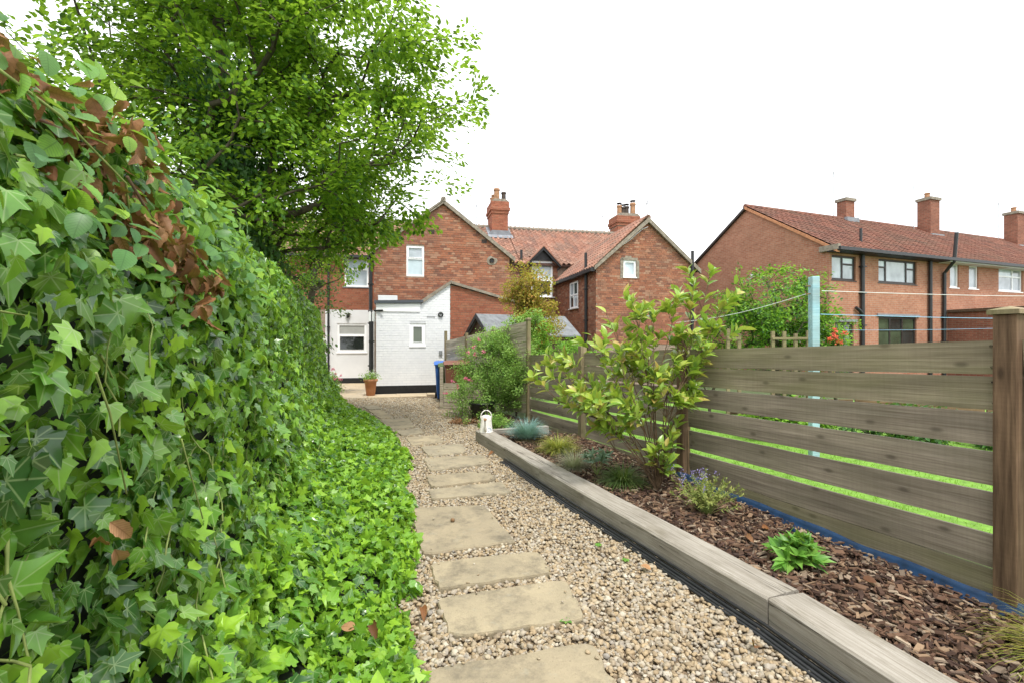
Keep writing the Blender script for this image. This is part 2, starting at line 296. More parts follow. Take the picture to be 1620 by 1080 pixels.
# ------------------------------------------------------------------ mesh helpers
def tag(o, label=None, cat=None, group=None, kind=None):
    if label: o['label'] = label
    if cat: o['category'] = cat
    if group: o['group'] = group
    if kind: o['kind'] = kind
    return o
def empty(name, loc=(0, 0, 0), rz=0, label=None, cat=None, group=None):
    o = bpy.data.objects.new(name, None); COL.objects.link(o)
    o.location = loc; o.rotation_euler = (0, 0, rz); o.empty_display_size = .2
    return tag(o, label, cat, group)
def link(name, me, parent=None, mtx=None):
    o = bpy.data.objects.new(name, me); COL.objects.link(o)
    if parent is not None: o.parent = parent
    if mtx is not None: o.matrix_basis = mtx
    return o
class MB:
    def __init__(s): s.v = []; s.f = []; s.uv = None
    def add(s, V, F):
        b = len(s.v); s.v += [tuple(p) for p in V]; s.f += [tuple(i+b for i in f) for f in F]; return s
    def box(s, a, b, m=None):
        x0, y0, z0 = a; x1, y1, z1 = b
        V = [Vector(p) for p in ((x0, y0, z0), (x1, y0, z0), (x1, y1, z0), (x0, y1, z0), (x0, y0, z1), (x1, y0, z1), (x1, y1, z1), (x0, y1, z1))]
        if m is not None: V = [m @ p for p in V]
        return s.add(V, [(0, 3, 2, 1), (4, 5, 6, 7), (0, 1, 5, 4), (1, 2, 6, 5), (2, 3, 7, 6), (3, 0, 4, 7)])
    def tube(s, pts, rad, n=8, cap=True):
        pts = [Vector(p) for p in pts]; k = len(pts)
        if not isinstance(rad, (list, tuple)): rad = [rad]*k
        V = []; F = []
        ref = None
        for i, p in enumerate(pts):
            t = (pts[min(i+1, k-1)]-pts[max(i-1, 0)])
            if t.length < 1e-9: t = Vector((0, 0, 1))
            t.normalize()
            if ref is None: ref = Vector((0, 0, 1)) if abs(t.z) < .9 else Vector((1, 0, 0))
            a = t.cross(ref)
            if a.length < 1e-6: a = t.orthogonal()
            a.normalize(); b = t.cross(a); ref = -b if False else ref
            for j in range(n):
                q = 2*math.pi*j/n
                V.append(p+(a*math.cos(q)+b*math.sin(q))*rad[i])
        for i in range(k-1):
            for j in range(n):
                F.append((i*n+j, i*n+(j+1) % n, (i+1)*n+(j+1) % n, (i+1)*n+j))
        if cap: F.append(tuple(range(n))); F.append(tuple((k-1)*n+j for j in reversed(range(n))))
        return s.add(V, F)
    def lathe(s, prof, n=20, c=(0, 0, 0)):
        V = []; F = []; k = len(prof)
        for r, z in prof:
            for j in range(n):
                q = 2*math.pi*j/n; V.append((c[0]+r*math.cos(q), c[1]+r*math.sin(q), c[2]+z))
        for i in range(k-1):
            for j in range(n): F.append((i*n+j, i*n+(j+1) % n, (i+1)*n+(j+1) % n, (i+1)*n+j))
        return s.add(V, F)
    def prism(s, poly, axis, d0, d1):
        """poly in the two other axes, extruded along axis 'x' or 'y' or 'z'"""
        def P(a, b, d): return {'x': (d, a, b), 'y': (a, d, b), 'z': (a, b, d)}[axis]
        n = len(poly); V = [P(a, b, d0) for a, b in poly]+[P(a, b, d1) for a, b in poly]
        F = [tuple(range(n)), tuple(n+i for i in reversed(range(n)))]
        F += [(i, i+n, (i+1) % n+n, (i+1) % n) for i in range(n)]
        return s.add(V, F)
    def mesh(s, name, mat, smooth=False):
        me = bpy.data.meshes.new(name); me.from_pydata(s.v, [], s.f)
        if mat is not None: me.materials.append(M[mat] if isinstance(mat, str) else mat)
        if s.uv is not None:
            ul = me.uv_layers.new(name='UVMap')
            vi = np.zeros(len(me.loops), np.int32); me.loops.foreach_get('vertex_index', vi)
            ul.data.foreach_set('uv', np.asarray(s.uv, np.float32)[vi].ravel())
        if smooth: me.polygons.foreach_set('use_smooth', [True]*len(me.polygons))
        return me
    def build(s, name, mat, parent=None, smooth=False, mtx=None, bevel=0):
        me = s.mesh(name, mat, smooth)
        import bmesh
        bm = bmesh.new(); bm.from_mesh(me)
        bmesh.ops.recalc_face_normals(bm, faces=bm.faces)
        if bevel:
            bmesh.ops.bevel(bm, geom=[e for e in bm.edges if len(e.link_faces) == 2 and e.calc_face_angle(0) > .6], offset=bevel, segments=2, affect='EDGES', profile=.6)
        bm.to_mesh(me); bm.free()
        return link(name, me, parent, mtx)
def proto(V, F, uv=None):
    b = MB(); b.add(V, F); b.uv = uv; return b
def joined(name, pr, mats, mat, smooth=False):
    """one mesh from many transformed copies of a prototype"""
    V = np.asarray(pr.v, np.float64); k = len(mats); n = len(V)
    A = np.asarray(mats)
    W_ = np.einsum('kij,nj->kni', A[:, :3, :3], V)+A[:, None, :3, 3]
    tot = np.array([len(f) for f in pr.f], np.int32); lp = np.array([i for f in pr.f for i in f], np.int32)
    L = (lp[None, :]+(np.arange(k, dtype=np.int32)*n)[:, None]).ravel()
    T = np.tile(tot, k); st = np.concatenate(([0], np.cumsum(T)[:-1])).astype(np.int32)
    me = bpy.data.meshes.new(name)
    me.vertices.add(k*n); me.vertices.foreach_set('co', W_.astype(np.float32).ravel())
    me.loops.add(len(L)); me.loops.foreach_set('vertex_index', L)
    me.polygons.add(len(T)); me.polygons.foreach_set('loop_start', st)
    me.polygons.foreach_set('use_smooth', np.full(len(T), bool(smooth)))
    if pr.uv is not None:
        ul = me.uv_layers.new(name='UVMap'); u = np.asarray(pr.uv, np.float32)[lp]
        ul.data.foreach_set('uv', np.tile(u, (k, 1)).ravel())
    me.materials.append(M[mat]); me.update(calc_edges=True)
    return me
def merged(name, parts, mat, smooth=False):
    """several joined() meshes in one object"""
    import bmesh
    bm = bmesh.new()
    for pr, mats in parts:
        if len(mats):
            me = joined('tmp', pr, mats, mat, smooth); bm.from_mesh(me); bpy.data.meshes.remove(me)
    me = bpy.data.meshes.new(name); bm.to_mesh(me); bm.free(); me.materials.append(M[mat])
    return me
def pieces(parent, name, pr, mats, mat, limit=300, rest=None, smooth=False, key=None):
    mats = list(mats)
    if key is not None: mats.sort(key=key)
    me = pr.mesh(name, mat, smooth)
    for m in mats[:limit]: link(name, me, parent, Matrix(m))
    if len(mats) > limit:
        o = link(rest or name+'s', joined(rest or name+'s', pr, [np.array(m) for m in mats[limit:]], mat, smooth), parent); tag(o, kind='stuff')
def frame(p, x, y, z, sx=1, sy=1, sz=1):
    """4x4 list from axes"""
    return np.array([[x[0]*sx, y[0]*sy, z[0]*sz, p[0]], [x[1]*sx, y[1]*sy, z[1]*sz, p[1]], [x[2]*sx, y[2]*sy, z[2]*sz, p[2]], [0, 0, 0, 1.]])
def frames(P, Yd, Zn, size, wide=None):
    """arrays: leaf base P, leaf direction Yd, leaf normal Zn (made orthogonal), size"""
    Yd = Yd/np.linalg.norm(Yd, axis=1, keepdims=True)
    X = np.cross(Yd, Zn); X /= np.linalg.norm(X, axis=1, keepdims=True)+1e-9
    Z = np.cross(X, Yd)
    A = np.zeros((len(P), 4, 4)); s = np.asarray(size)[:, None]
    A[:, :3, 0] = X*s*(1 if wide is None else np.asarray(wide)[:, None]); A[:, :3, 1] = Yd*s; A[:, :3, 2] = Z*s; A[:, :3, 3] = P; A[:, 3, 3] = 1
    return A
def fan_leaf(outline, centre, curl=.25, fold=.15):
    V = [(centre[0], centre[1], 0)]+[(x, y, -curl*((x*x)+(y-centre[1])**2)+fold*abs(x)) for x, y in outline]
    n = len(outline)
    return proto(V, [(0, i+1, (i+1) % n+1) for i in range(n)], [(v[0], v[1]) for v in V])
def strip_leaf(widths, curl=.25, fold=.2, wav=0):
    n = len(widths); V = []
    for i, w in enumerate(widths):
        y = i/(n-1); z = -curl*y*y
        V += [(-w, y, z+fold*w+wav*(i % 2)), (0, y, z), (w, y, z+fold*w-wav*(i % 2))]
    F = []
    for i in range(n-1):
        a = 3*i; F += [(a, a+1, a+4, a+3), (a+1, a+2, a+5, a+4)]
    return proto(V, F, [(v[0], v[1]) for v in V])
_h = [(.0, -.02), (.14, -.17), (.30, -.17), (.44, -.06), (.38, .07), (.44, .16), (.62, .30), (.44, .40), (.28, .46), (.20, .66), (.08, .88), (0, 1.0)]
IVY = fan_leaf(_h+[(-x, y) for x, y in reversed(_h[1:-1])], (0, .0), .28, .22)
_h2 = [(.0, -.02), (.2, -.12), (.36, .0), (.30, .16), (.5, .42), (.24, .5), (0, .95)]
IVY2 = fan_leaf(_h2+[(-x, y) for x, y in reversed(_h2[1:-1])], (0, .02), .3, .2)
_h3 = [(.0, -.02), (.2, -.15), (.38, -.06), (.36, .10), (.52, .30), (.34, .42), (.22, .62), (.12, .84), (0, 1.05)]
IVY3 = fan_leaf(_h3+[(-x, y) for x, y in reversed(_h3[1:-1])], (0, .05), .3, .3)
BEECH = strip_leaf([.01, .15, .24, .305, .325, .35, .34, .34, .29, .27, .19, .12, .0], .22, .2, .018)
DEAD = strip_leaf([.01, .16, .27, .25, .30, .22, .24, .12, .0], .7, .9, .11)
LEAF6 = proto([(0, 0, 0), (.27, .3, .06), (.27, .62, .03), (0, 1, -.12), (-.27, .62, .03), (-.27, .3, .06)], [(0, 1, 2, 3), (0, 3, 4, 5)], [(0, 0), (.27, .3), (.27, .62), (0, 1), (-.27, .62), (-.27, .3)])
OBLONG = strip_leaf([.015, .13, .2, .22, .19, .11, 0], .28, .35)
LANCE = strip_leaf([.02, .12, .15, .11, 0], .4, .3)
PETAL = proto([(0, 0, 0), (.3, .5, .1), (0, 1, 0), (-.3, .5, .1)], [(0, 1, 2, 3)], [(0, 0), (.3, .5), (0, 1), (-.3, .5)])
def unit(a): return a/(np.linalg.norm(a, axis=-1, keepdims=True)+1e-9)
def gauss(n, s=1): return RNG.normal(0, s, (n, 3))
def ico(sub, jit, seed):
    import bmesh
    bm = bmesh.new(); bmesh.ops.create_icosphere(bm, subdivisions=sub, radius=1)
    r = random.Random(seed); off = Vector((r.random()*90, r.random()*90, 0))
    for v in bm.verts: v.co *= 1+jit*mnoise.noise(v.co*1.3+off)*1.6
    V = [tuple(v.co) for v in bm.verts]; F = [tuple(v.index for v in f.verts) for f in bm.faces]; bm.free()
    return proto(V, F)
def rotz(a): return Matrix.Rotation(a, 4, 'Z')

# ------------------------------------------------------------------ the ground
def gz(y): return 0.0 if y < 14.6 else -.2*min(1, (y-14.6)/4.5)
def sheet(name, poly_fn, xs, ys, mat, z=0.0, bumpy=0.0):
    b = MB(); nx, ny = len(xs), len(ys)
    for y in ys:
        for x in xs: b.v.append((x, y, gz(y)+z+(bumpy*mnoise.noise(Vector((x*1.7, y*1.7, 3))) if bumpy else 0)))
    for j in range(ny-1):
        for i in range(nx-1): b.f.append((j*nx+i, j*nx+i+1, (j+1)*nx+i+1, (j+1)*nx+i))
    return tag(b.build(name, mat), kind='structure')
sheet('ground', None, [-200, -60, -20, -8, 0, 8, 20, 60, 200], [-60, -10, 0, 5, 10, 14.6, 16, 19.1, 24, 40, 80, 300], 'earth', -.045)
# lines of the garden, in metres
def fence_pt(t): return (2.67-.330*t, 2.63+.944*t)
def crest_x(y): return -.79-.35*y
EDGE = [(-2, .85), (0, 1.0), (2.2, 1.06), (3, 1.22), (5, 1.44), (6.5, 1.62), (8, 1.55), (9.5, 1.28), (11, .85), (13, .55), (16, .5)]
def edge_w(y): return float(np.interp(y, [e[0] for e in EDGE], [e[1] for e in EDGE]))
SL = [(2.163, -.02), (1.393, 2.58), (.301, 5.25), (-.58, 7.5)]     # front top edge of the sleepers
def sleeper_x(y): return float(np.interp(y, [p[1] for p in SL], [p[0] for p in SL]))
def gravel_right(y):
    if y <= 7.5: return sleeper_x(y)
    return float(np.interp(y, [7.5, 8.3, 9.0, 10, 12, 13.2], [-.58, -.3, -.15, -.35, -1.1, -1.55]))
def gravel_left(y): return crest_x(y)+edge_w(y)-.25
def ribbon(name, lf, rf, y0, y1, n, mat, z, bumpy=0.0, m=6):
    b = MB()
    for j in range(n+1):
        y = y0+(y1-y0)*j/n; l, r = lf(y), rf(y)
        for i in range(m+1):
            x = l+(r-l)*i/m; b.v.append((x, y, gz(y)+z+bumpy*mnoise.noise(Vector((x*2.2, y*2.2, 1)))))
    w = m+1
    for j in range(n):
        for i in range(m): b.f.append((j*w+i, j*w+i+1, (j+1)*w+i+1, (j+1)*w+i))
    return tag(b.build(name, mat, smooth=True), kind='structure')
ribbon('gravel_path', lambda y: gravel_left(y)-.3, lambda y: gravel_right(y)+.12, -1.2, 13.5, 60, 'gravel_bed', .012, .008)
def fence_x(y): return 2.67-.330*(y-2.63)/.944 if y < 9.34 else float(np.interp(y, [9.34, 11.4, 13.5], [.324, -.75, -1.85]))
ribbon('flower_bed', lambda y: sleeper_x(y)+.2, lambda y: fence_x(y)+.05, -.3, 7.6, 40, 'soil', .135, .02)
ribbon('back_bed', lambda y: gravel_right(y)-.02, lambda y: fence_x(y)+.05, 7.6, 13.2, 30, 'soil', .03, .015)
# neighbour's lawn
ribbon('lawn', lambda y: fence_x(min(y, 9.3))+.06, lambda y: 40.0, -3, 12.5, 30, 'lawn', .05, .0, 10)
n = 26000
gy = RNG.uniform(1.2, 8.5, n); gx = np.array([fence_x(y) for y in gy])+.08+RNG.random(n)**1.4*6
GB = proto([(-.06, 0, 0), (.06, 0, 0), (.03, .5, .08), (0, 1, .3)], [(0, 1, 2), (0, 2, 3)], [(0, 0)]*4)
A = frames(np.c_[gx, gy, np.full(n, .045)], np.array([0, 0, 1.])+gauss(n, .4), gauss(n)+[0, -.5, 0], RNG.uniform(.03, .065, n))
tag(link('lawn_grass', joined('lawn_grass', GB, A, 'grass')), 'bright mown lawn grass behind the slatted fence', 'grass', kind='stuff')

# ------------------------------------------------------------------ gravel and stepping stones
def pix(px, py, z): Y = (1.6-z)*750/(py-540); return ((px-810)/750*Y, Y)
STONES = [
 ([(653, 1062), (936, 1014), (978, 1082), (690, 1150)], 'nearest sandstone slab, cut off by the bottom of the photo'),
 ([(692, 944), (894, 914), (930, 976), (712, 1004)], 'wide sandstone slab second from the bottom, with a chipped left corner'),
 ([(681, 890), (851, 871), (875, 905), (692, 931)], 'narrow sandstone slab just in front of the large square slab'),
 ([(646, 801), (766, 797), (817, 854), (666, 875)], 'large squarish sandstone slab with a brown pebble lying on it'),
 ([(675, 773), (794, 760), (811, 778), (683, 788)], 'thin dark-edged slab just beyond the large square slab'),
 ([(672, 751), (772, 743), (787, 757), (683, 770)], 'grey-edged slab nearly touching the thin slab in front'),
 ([(669, 724), (764, 719), (777, 732), (681, 743)], 'wide pale slab, seventh stepping stone from the camera'),
 ([(664, 705), (732, 700), (738, 714), (679, 720)], 'short yellowish slab, eighth stepping stone from the camera'),
 ([(640, 690), (693, 687), (704, 698), (651, 703)], 'yellow-grey slab level with the watering can, ninth from the camera'),
 ([(624, 679), (664, 677), (673, 684), (636, 688)], 'narrow grey slab, tenth stepping stone from the camera'),
 ([(598, 662), (647, 661), (656, 675.5), (618, 678)], 'large flat slab far up the path beside the ivy tip'),
 ([(582, 648), (604, 648), (624, 659), (600, 660)], 'small slab second from the far end of the path'),
 ([(572, 641), (596, 640), (606, 645.5), (583, 647)], 'farthest small slab before the house paving'),
]
stone_polys = []
for i, (q, lab) in enumerate(STONES):
    z = .052
    P = [pix(px, py, z) for px, py in q]
    stone_polys.append(P)
    c = np.mean(P, axis=0)
    pts = []; r = random.Random(i*5+2)
    for k in range(4):
        a, b = np.array(P[k]), np.array(P[(k+1) % 4])
        m_ = 9
        for j in range(m_):
            t = j/m_
            p = a+(b-a)*t
            inw = (c-p)/np.linalg.norm(c-p)
            amt = (.006+.024*r.random()**2) if j else r.uniform(.02, .055)
            if j in (1, m_-1): amt *= .75
            pts.append(p+inw*(amt-.012))
    b = MB(); nn = len(pts); th = .05
    rings = [(1.0, -th), (1.0, -.012), (.985, 0.0)]
    for s_, dz in rings:
        for p in pts: b.v.append((*( (c+(p-c)*s_)-c ), dz+.0025*mnoise.noise(Vector((p[0]*6, p[1]*6, i)))))
    for s_ in (.75, .45):
        for p in pts: b.v.append((*((p-c)*s_), .004*mnoise.noise(Vector((p[0]*5*s_, p[1]*5, i)))))
    b.v.append((0, 0, .001))
    for k in range(4):
        for j in range(nn): b.f.append((k*nn+j, k*nn+(j+1) % nn, (k+1)*nn+(j+1) % nn, (k+1)*nn+j))
    for j in range(nn): b.f.append((4*nn+j, 4*nn+(j+1) % nn, 5*nn))
    o = b.build('stepping_stone', 'flag', mtx=Matrix.Translation((c[0], c[1], z+random.Random(i).uniform(-.006, .004))) @ Matrix.Rotation(random.Random(i+9).uniform(-.012, .012), 4, 'X'))
    tag(o, lab, 'stepping stone', 'stepping stones along the gravel path')
def in_poly(x, y, P, grow=1.0):
    c = np.mean(P, axis=0); Q = [c+(np.array(p)-c)*grow for p in P]
    r = np.ones_like(x, bool); s = 0
    for k in range(4):
        a, b = Q[k], Q[(k+1) % 4]
        cr = (b[0]-a[0])*(y-a[1])-(b[1]-a[1])*(x-a[0])
        sg = np.sign((b[0]-a[0])*(c[1]-a[1])-(b[1]-a[1])*(c[0]-a[0]))
        r &= (cr*sg > 0)
    return r
def scatter_gravel(y0, y1, dens, smin, smax):
    out = []
    ys = np.linspace(y0, y1, 60); wid = np.array([gravel_right(y)-gravel_left(y) for y in ys])
    area = np.trapezoid(wid, ys) if hasattr(np, 'trapezoid') else np.trapz(wid, ys)
    n = int(area*dens)
    y = np.interp(RNG.random(n), np.cumsum(wid)/np.sum(wid), ys)
    l = np.interp(y, ys, [gravel_left(v) for v in ys]); w = np.interp(y, ys, wid)
    x = l+w*RNG.random(n)
    px = 810+750*x/np.maximum(y, .2)
    keep = (y > .9) & (px < 1700) & (px > -80)
    on = np.zeros(n, bool)
    for P in stone_polys: on |= in_poly(x, y, P, .97)
    inner = np.zeros(n, bool)
    for P in stone_polys: inner |= in_poly(x, y, P, .86)
    keep &= (~on) | (RNG.random(n) < np.where(inner, .0015, .02))
    x, y, on = x[keep], y[keep], on[keep]; n = len(x)
    sz = RNG.uniform(smin, smax, n)*np.where(RNG.random(n) < .25, 1.35, 1)
    z = np.array([gz(v) for v in y])+.012+RNG.random(n)*.024
    z = np.where(on, .06, z); sz = np.where(on, sz*.6, sz)
    q = RNG.normal(0, 1, (n, 4)); q /= np.linalg.norm(q, axis=1, keepdims=True)
    w_, a, b, c = q.T
    R = np.stack([np.stack([1-2*(b*b+c*c), 2*(a*b-w_*c), 2*(a*c+w_*b)], -1), np.stack([2*(a*b+w_*c), 1-2*(a*a+c*c), 2*(b*c-w_*a)], -1), np.stack([2*(a*c-w_*b), 2*(b*c+w_*a), 1-2*(a*a+b*b)], -1)], -2)
    # flatten in world z, stones lie flat
    Sc = np.zeros((n, 3, 3)); Sc[:, 0, 0] = sz*RNG.uniform(.8, 1.25, n); Sc[:, 1, 1] = sz*RNG.uniform(.6, .95, n); Sc[:, 2, 2] = sz*RNG.uniform(.45, .75, n)
    yaw = RNG.random(n)*6.28; tilt = RNG.normal(0, .35, n)
    Rz = np.zeros((n, 3, 3)); Rz[:, 0, 0] = np.cos(yaw); Rz[:, 0, 1] = -np.sin(yaw); Rz[:, 1, 0] = np.sin(yaw); Rz[:, 1, 1] = np.cos(yaw); Rz[:, 2, 2] = 1
    Rx = np.zeros((n, 3, 3)); Rx[:, 0, 0] = 1; Rx[:, 1, 1] = np.cos(tilt); Rx[:, 1, 2] = -np.sin(tilt); Rx[:, 2, 1] = np.sin(tilt); Rx[:, 2, 2] = np.cos(tilt)
    B = Rz @ Rx @ Sc @ R.transpose(0, 2, 1) if False else Rz @ Rx @ Sc
    A = np.zeros((n, 4, 4)); A[:, :3, :3] = B; A[:, 0, 3] = x; A[:, 1, 3] = y; A[:, 2, 3] = z; A[:, 3, 3] = 1
    return A
parts = []
A = scatter_gravel(.9, 3.3, 3600, .008, .0175)
for s_ in range(5): parts.append((ico(2, .42, s_), A[s_::5]))
A = scatter_gravel(3.3, 5.2, 3300, .009, .018)
for s_ in range(5): parts.append((ico(1, .36, s_+30), A[s_::5]))
A = scatter_gravel(5.2, 8.5, 2500, .0105, .019)
for s_ in range(4): parts.append((ico(1, .26, s_+10), A[s_::4]))
A = scatter_gravel(8.5, 13.3, 1500, .014, .023)
for s_ in range(3): parts.append((ico(1, .26, s_+20), A[s_::3]))
tag(link('gravel', merged('gravel', parts, 'pebble', True)), 'mixed tan, grey and brown pebbles covering the garden path', 'gravel', kind='stuff')
# a loose pebble on the big slab
cpt = pix(716, 823, .06)
tag(link('pebble', ico(2, .3, 77).mesh('pebble', 'rust', True), None, Matrix.Translation((cpt[0], cpt[1], .068)) @ Matrix.Diagonal((.02, .016, .015, 1))), 'single brown pebble lying on the large square slab', 'pebble')

# paving by the house
pt = tag(sheet('patio', None, np.linspace(-12, -.6, 8), np.linspace(13.25, 22, 14), 'gravel_bed', .008), kind='structure')
UX, UY = Vector((.976, .2164, 0)), Vector((-.2164, .976, 0))
HO = Vector((-4.1, 14.3, 0))
FL = MB(); FL.box((.006, .006, -.03), (.994, .994, 0)); 
pf = FL.mesh('paving_flag', 'patio_flag')
r = random.Random(4)
v = -1.05
row = 0
while v < 6.1:
    d = .42 if row < 2 else r.choice([.45, .6])
    u = -3.4+r.random()*.3
    umax = 3.2 if v+d < .02 else -.05
    while u < umax-.2:
        w = min(r.choice([.6, .75, .9, .45]), umax-u)
        p = HO+UX*u+UY*v
        if not (row == 0 and u > 1.2 and r.random() < .5):
            m = frame((p.x, p.y, gz(p.y)+.045+r.uniform(-.004, .004)), UX, UY, (0, 0, 1), w, d, 1)
            link('paving_flag', pf, pt, Matrix(m))
        u += w
    v += d; row += 1

# ------------------------------------------------------------------ building helpers (house frame: x along wall, y inward, z up)
BRICK = MB().box((0, 0, 0), (1, .06, 1))
def spans(poly, z):
    xs = []
    n = len(poly)
    for i in range(n):
        (x0, z0), (x1, z1) = poly[i], poly[(i+1) % n]
        if (z0 <= z < z1) or (z1 <= z < z0): xs.append(x0+(x1-x0)*(z-z0)/(z1-z0))
    xs.sort(); return list(zip(xs[::2], xs[1::2]))
def brick_mats(poly, holes, mtx, zmin=-9, seed=1, jit=.003):
    r = random.Random(seed); out = []
    z0 = min(p[1] for p in poly); z1 = max(p[1] for p in poly); k = 0
    z = max(z0, zmin)
    mt = np.array(mtx)
    while z+.065 < z1:
        sp = spans(poly, z+.0325)
        for h in holes:
            if h[1]-.03 < z+.0325 < h[3]+.03:
                ns = []
                for a, b in sp:
                    if h[2] <= a or h[0] >= b: ns.append((a, b)); continue
                    if h[0] > a: ns.append((a, h[0]))
                    if h[2] < b: ns.append((h[2], b))
                sp = ns
        header = (k % 4 == 3)
        L = .1025 if header else .215
        off = ((.1125 if k % 2 else 0) if not header else .05)
        for a, b in sp:
            j0 = math.floor((a-off)/(L+.01))
            x = j0*(L+.01)+off
            while x < b:
                s, e = max(a, x), min(b, x+L)
                if e-s > .03:
                    pr = r.uniform(-jit, jit)
                    m = np.array([[e-s, 0, 0, s], [0, 1, 0, pr], [0, 0, .065, z+r.uniform(-.0015, .0015)], [0, 0, 0, 1.]])
                    out.append(mt @ m)
                x += L+.01
        z += .075; k += 1
    return out
def wall_uv(b, name, mat, parent, scale=1):
    """flat wall faces with uv in metres"""
    me = b.mesh(name, mat)
    ul = me.uv_layers.new(name='UVMap')
    for p in me.polygons:
        nn = p.normal
        for li in p.loop_indices:
            co = me.vertices[me.loops[li].vertex_index].co
            if abs(nn.z) > .8: uv = (co.x, co.y)
            elif abs(nn.x) > abs(nn.y): uv = (co.y, co.z)
            else: uv = (co.x, co.z)
            ul.data[li].uv = (uv[0]*scale, uv[1]*scale)
    return link(name, me, parent)
from mathutils.geometry import tessellate_polygon
def wall_front(poly, holes, y, y1, rev=.13):
    b = MB(); loops = [[Vector((x, z, 0)) for x, z in poly]]
    for h in holes: loops.append([Vector((h[0], h[1], 0)), Vector((h[2], h[1], 0)), Vector((h[2], h[3], 0)), Vector((h[0], h[3], 0))])
    tris = tessellate_polygon(loops); pts = [p for l in loops for p in l]
    b.add([(p.x, y, p.y) for p in pts], [tuple(t) for t in tris])
    n_ = len(poly)
    if y1 > y:
        k = len(b.v); b.v += [(x, y, z) for x, z in poly]+[(x, y1, z) for x, z in poly]
        b.f += [(k+i, k+(i+1) % n_, k+n_+(i+1) % n_, k+n_+i) for i in range(n_)]
    for h in holes:
        q = [(h[0], h[1]), (h[2], h[1]), (h[2], h[3]), (h[0], h[3])]; k = len(b.v)
        b.v += [(x, y, z) for x, z in q]+[(x, y+rev, z) for x, z in q]
        b.f += [(k+i, k+4+i, k+4+(i+1) % 4, k+(i+1) % 4) for i in range(4)]
    return b
def window(parent, mtx, w, h, fm, glass, mull=(), trans=(), fr=.055, sill='upvc', casement=(), depth=.07, sill_over=.05, blind=None):
    """mtx: local frame, origin lower left outer corner, x along, y inward"""
    b = MB()
    b.box((0, 0, 0), (fr, depth, h)); b.box((w-fr, 0, 0), (w, depth, h)); b.box((fr, .001, 0), (w-fr, depth, fr)); b.box((fr, .001, h-fr), (w-fr, depth, h))
    xs = [fr]+[x for x in mull]+[w-fr]
    for x in mull: b.box((x-fr*.5, .002, fr), (x+fr*.5, depth, h-fr))
    cells = []
    for i in range(len(xs)-1):
        a = xs[i]+(fr*.5 if i else 0); c = xs[i+1]-(fr*.5 if i < len(xs)-2 else 0)
        tz = [z for (ci, z) in trans if ci == i or ci == -1]
        zs = [fr]+sorted(tz)+[h-fr]
        for z in tz: b.box((a, .003, z-fr*.45), (c, depth, z+fr*.45))
        for j in range(len(zs)-1):
            q0 = zs[j]+(fr*.45 if j else 0); q1 = zs[j+1]-(fr*.45 if j < len(zs)-2 else 0)
            cells.append((a, q0, c, q1))
    wnd = b.build('window', fm, parent, mtx=Matrix(mtx))
    for i, (x0, z0, x1, z1) in enumerate(cells):
        sp = MB()
        s = .022
        if i in casement:
            sp.box((x0, -.012, z0), (x0+s, .03, z1)); sp.box((x1-s, -.012, z0), (x1, .03, z1)); sp.box((x0+s, -.011, z0), (x1-s, .03, z0+s)); sp.box((x0+s, -.011, z1-s), (x1-s, .03, z1))
            sp.build('casement', fm, wnd); x0 += s; x1 -= s; z0 += s; z1 -= s
        g = glass[i % len(glass)] if isinstance(glass, (list, tuple)) else glass
        MB().box((x0, .03, z0), (x1, .036, z1)).build('pane', g, wnd)
    if sill:
        MB().box((-sill_over, -.06, -.045), (w+sill_over, depth, -.002)).build('sill', sill, wnd, bevel=.006)
    return wnd
TILE = MB()
_xs = np.linspace(0, 1, 8)
_pf = [.038*math.sin(2*math.pi*(x*.98)+.6)+.012 for x in _xs]
for y_, dz in ((0, -.04), (0, 0), (1.18, -.006)):
    for x, z in zip(_xs, _pf): TILE.v.append((x*1.04, y_, z+dz))
for k in range(2):
    for i in range(7): TILE.f.append((k*8+i, k*8+i+1, (k+1)*8+i+1, (k+1)*8+i))
def tile_mats(o, a, b, width, length, tw, tl, clip=None, seed=0):
    """o eave corner, a along the eave, b up the slope"""
    o, a, b = Vector(o), Vector(a).normalized(), Vector(b).normalized(); n = a.cross(b)
    r = random.Random(seed); out = []
    for j in range(int(math.ceil(length/tl))):
        for i in range(int(math.ceil(width/tw))):
            p = o+a*(i*tw)+b*(j*tl)
            if clip and not clip(p+a*tw*.5+b*tl*.5): continue
            q = p+n*(.03+r.uniform(-.004, .004))
            bb = (b+n*.045*-1+a*r.uniform(-.012, .012)).normalized(); aa = (a+n*r.uniform(-.01, .01)).normalized(); nn_ = aa.cross(bb)
            out.append(frame(q+n*.012, aa, bb, nn_, tw, tl, 1))
    return out
def pipe(parent, pts, rad, mat='black_plastic', name='drainpipe', brackets=()):
    o = MB().tube(pts, rad, 10).build(name, mat, parent, smooth=False)
    for p in brackets: MB().box((p[0]-rad*1.5, p[1]-rad*1.3, p[2]-.02), (p[0]+rad*1.5, p[1]+rad*1.3, p[2]+.02)).build('bracket', mat, o)
    return o
def chimney_pot(parent, x, y, z, h, r, mat, cowl=False):
    b = MB().lathe([(r*1.05, 0), (r*1.1, .05), (r*.92, .08), (r*.85, h*.8), (r*1.05, h*.84), (r*1.05, h*.92), (r*.9, h), (r*.7, h), (r*.68, h*.8)], 14, (x, y, z))
    o = b.build('chimney_pot', mat, parent, smooth=False)
    if cowl:
        c = MB().lathe([(r*.95, .10), (r*1.05, .13), (.01, .17)], 12, (x, y, z+h))
        for q in range(4):
            a = q*math.pi/2; c.box((x+math.cos(a)*r*.8-.012, y+math.sin(a)*r*.8-.012, z+h-.03), (x+math.cos(a)*r*.8+.012, y+math.sin(a)*r*.8+.012, z+h+.12))
        c.build('cowl', 'pot_dark', o)
    return o
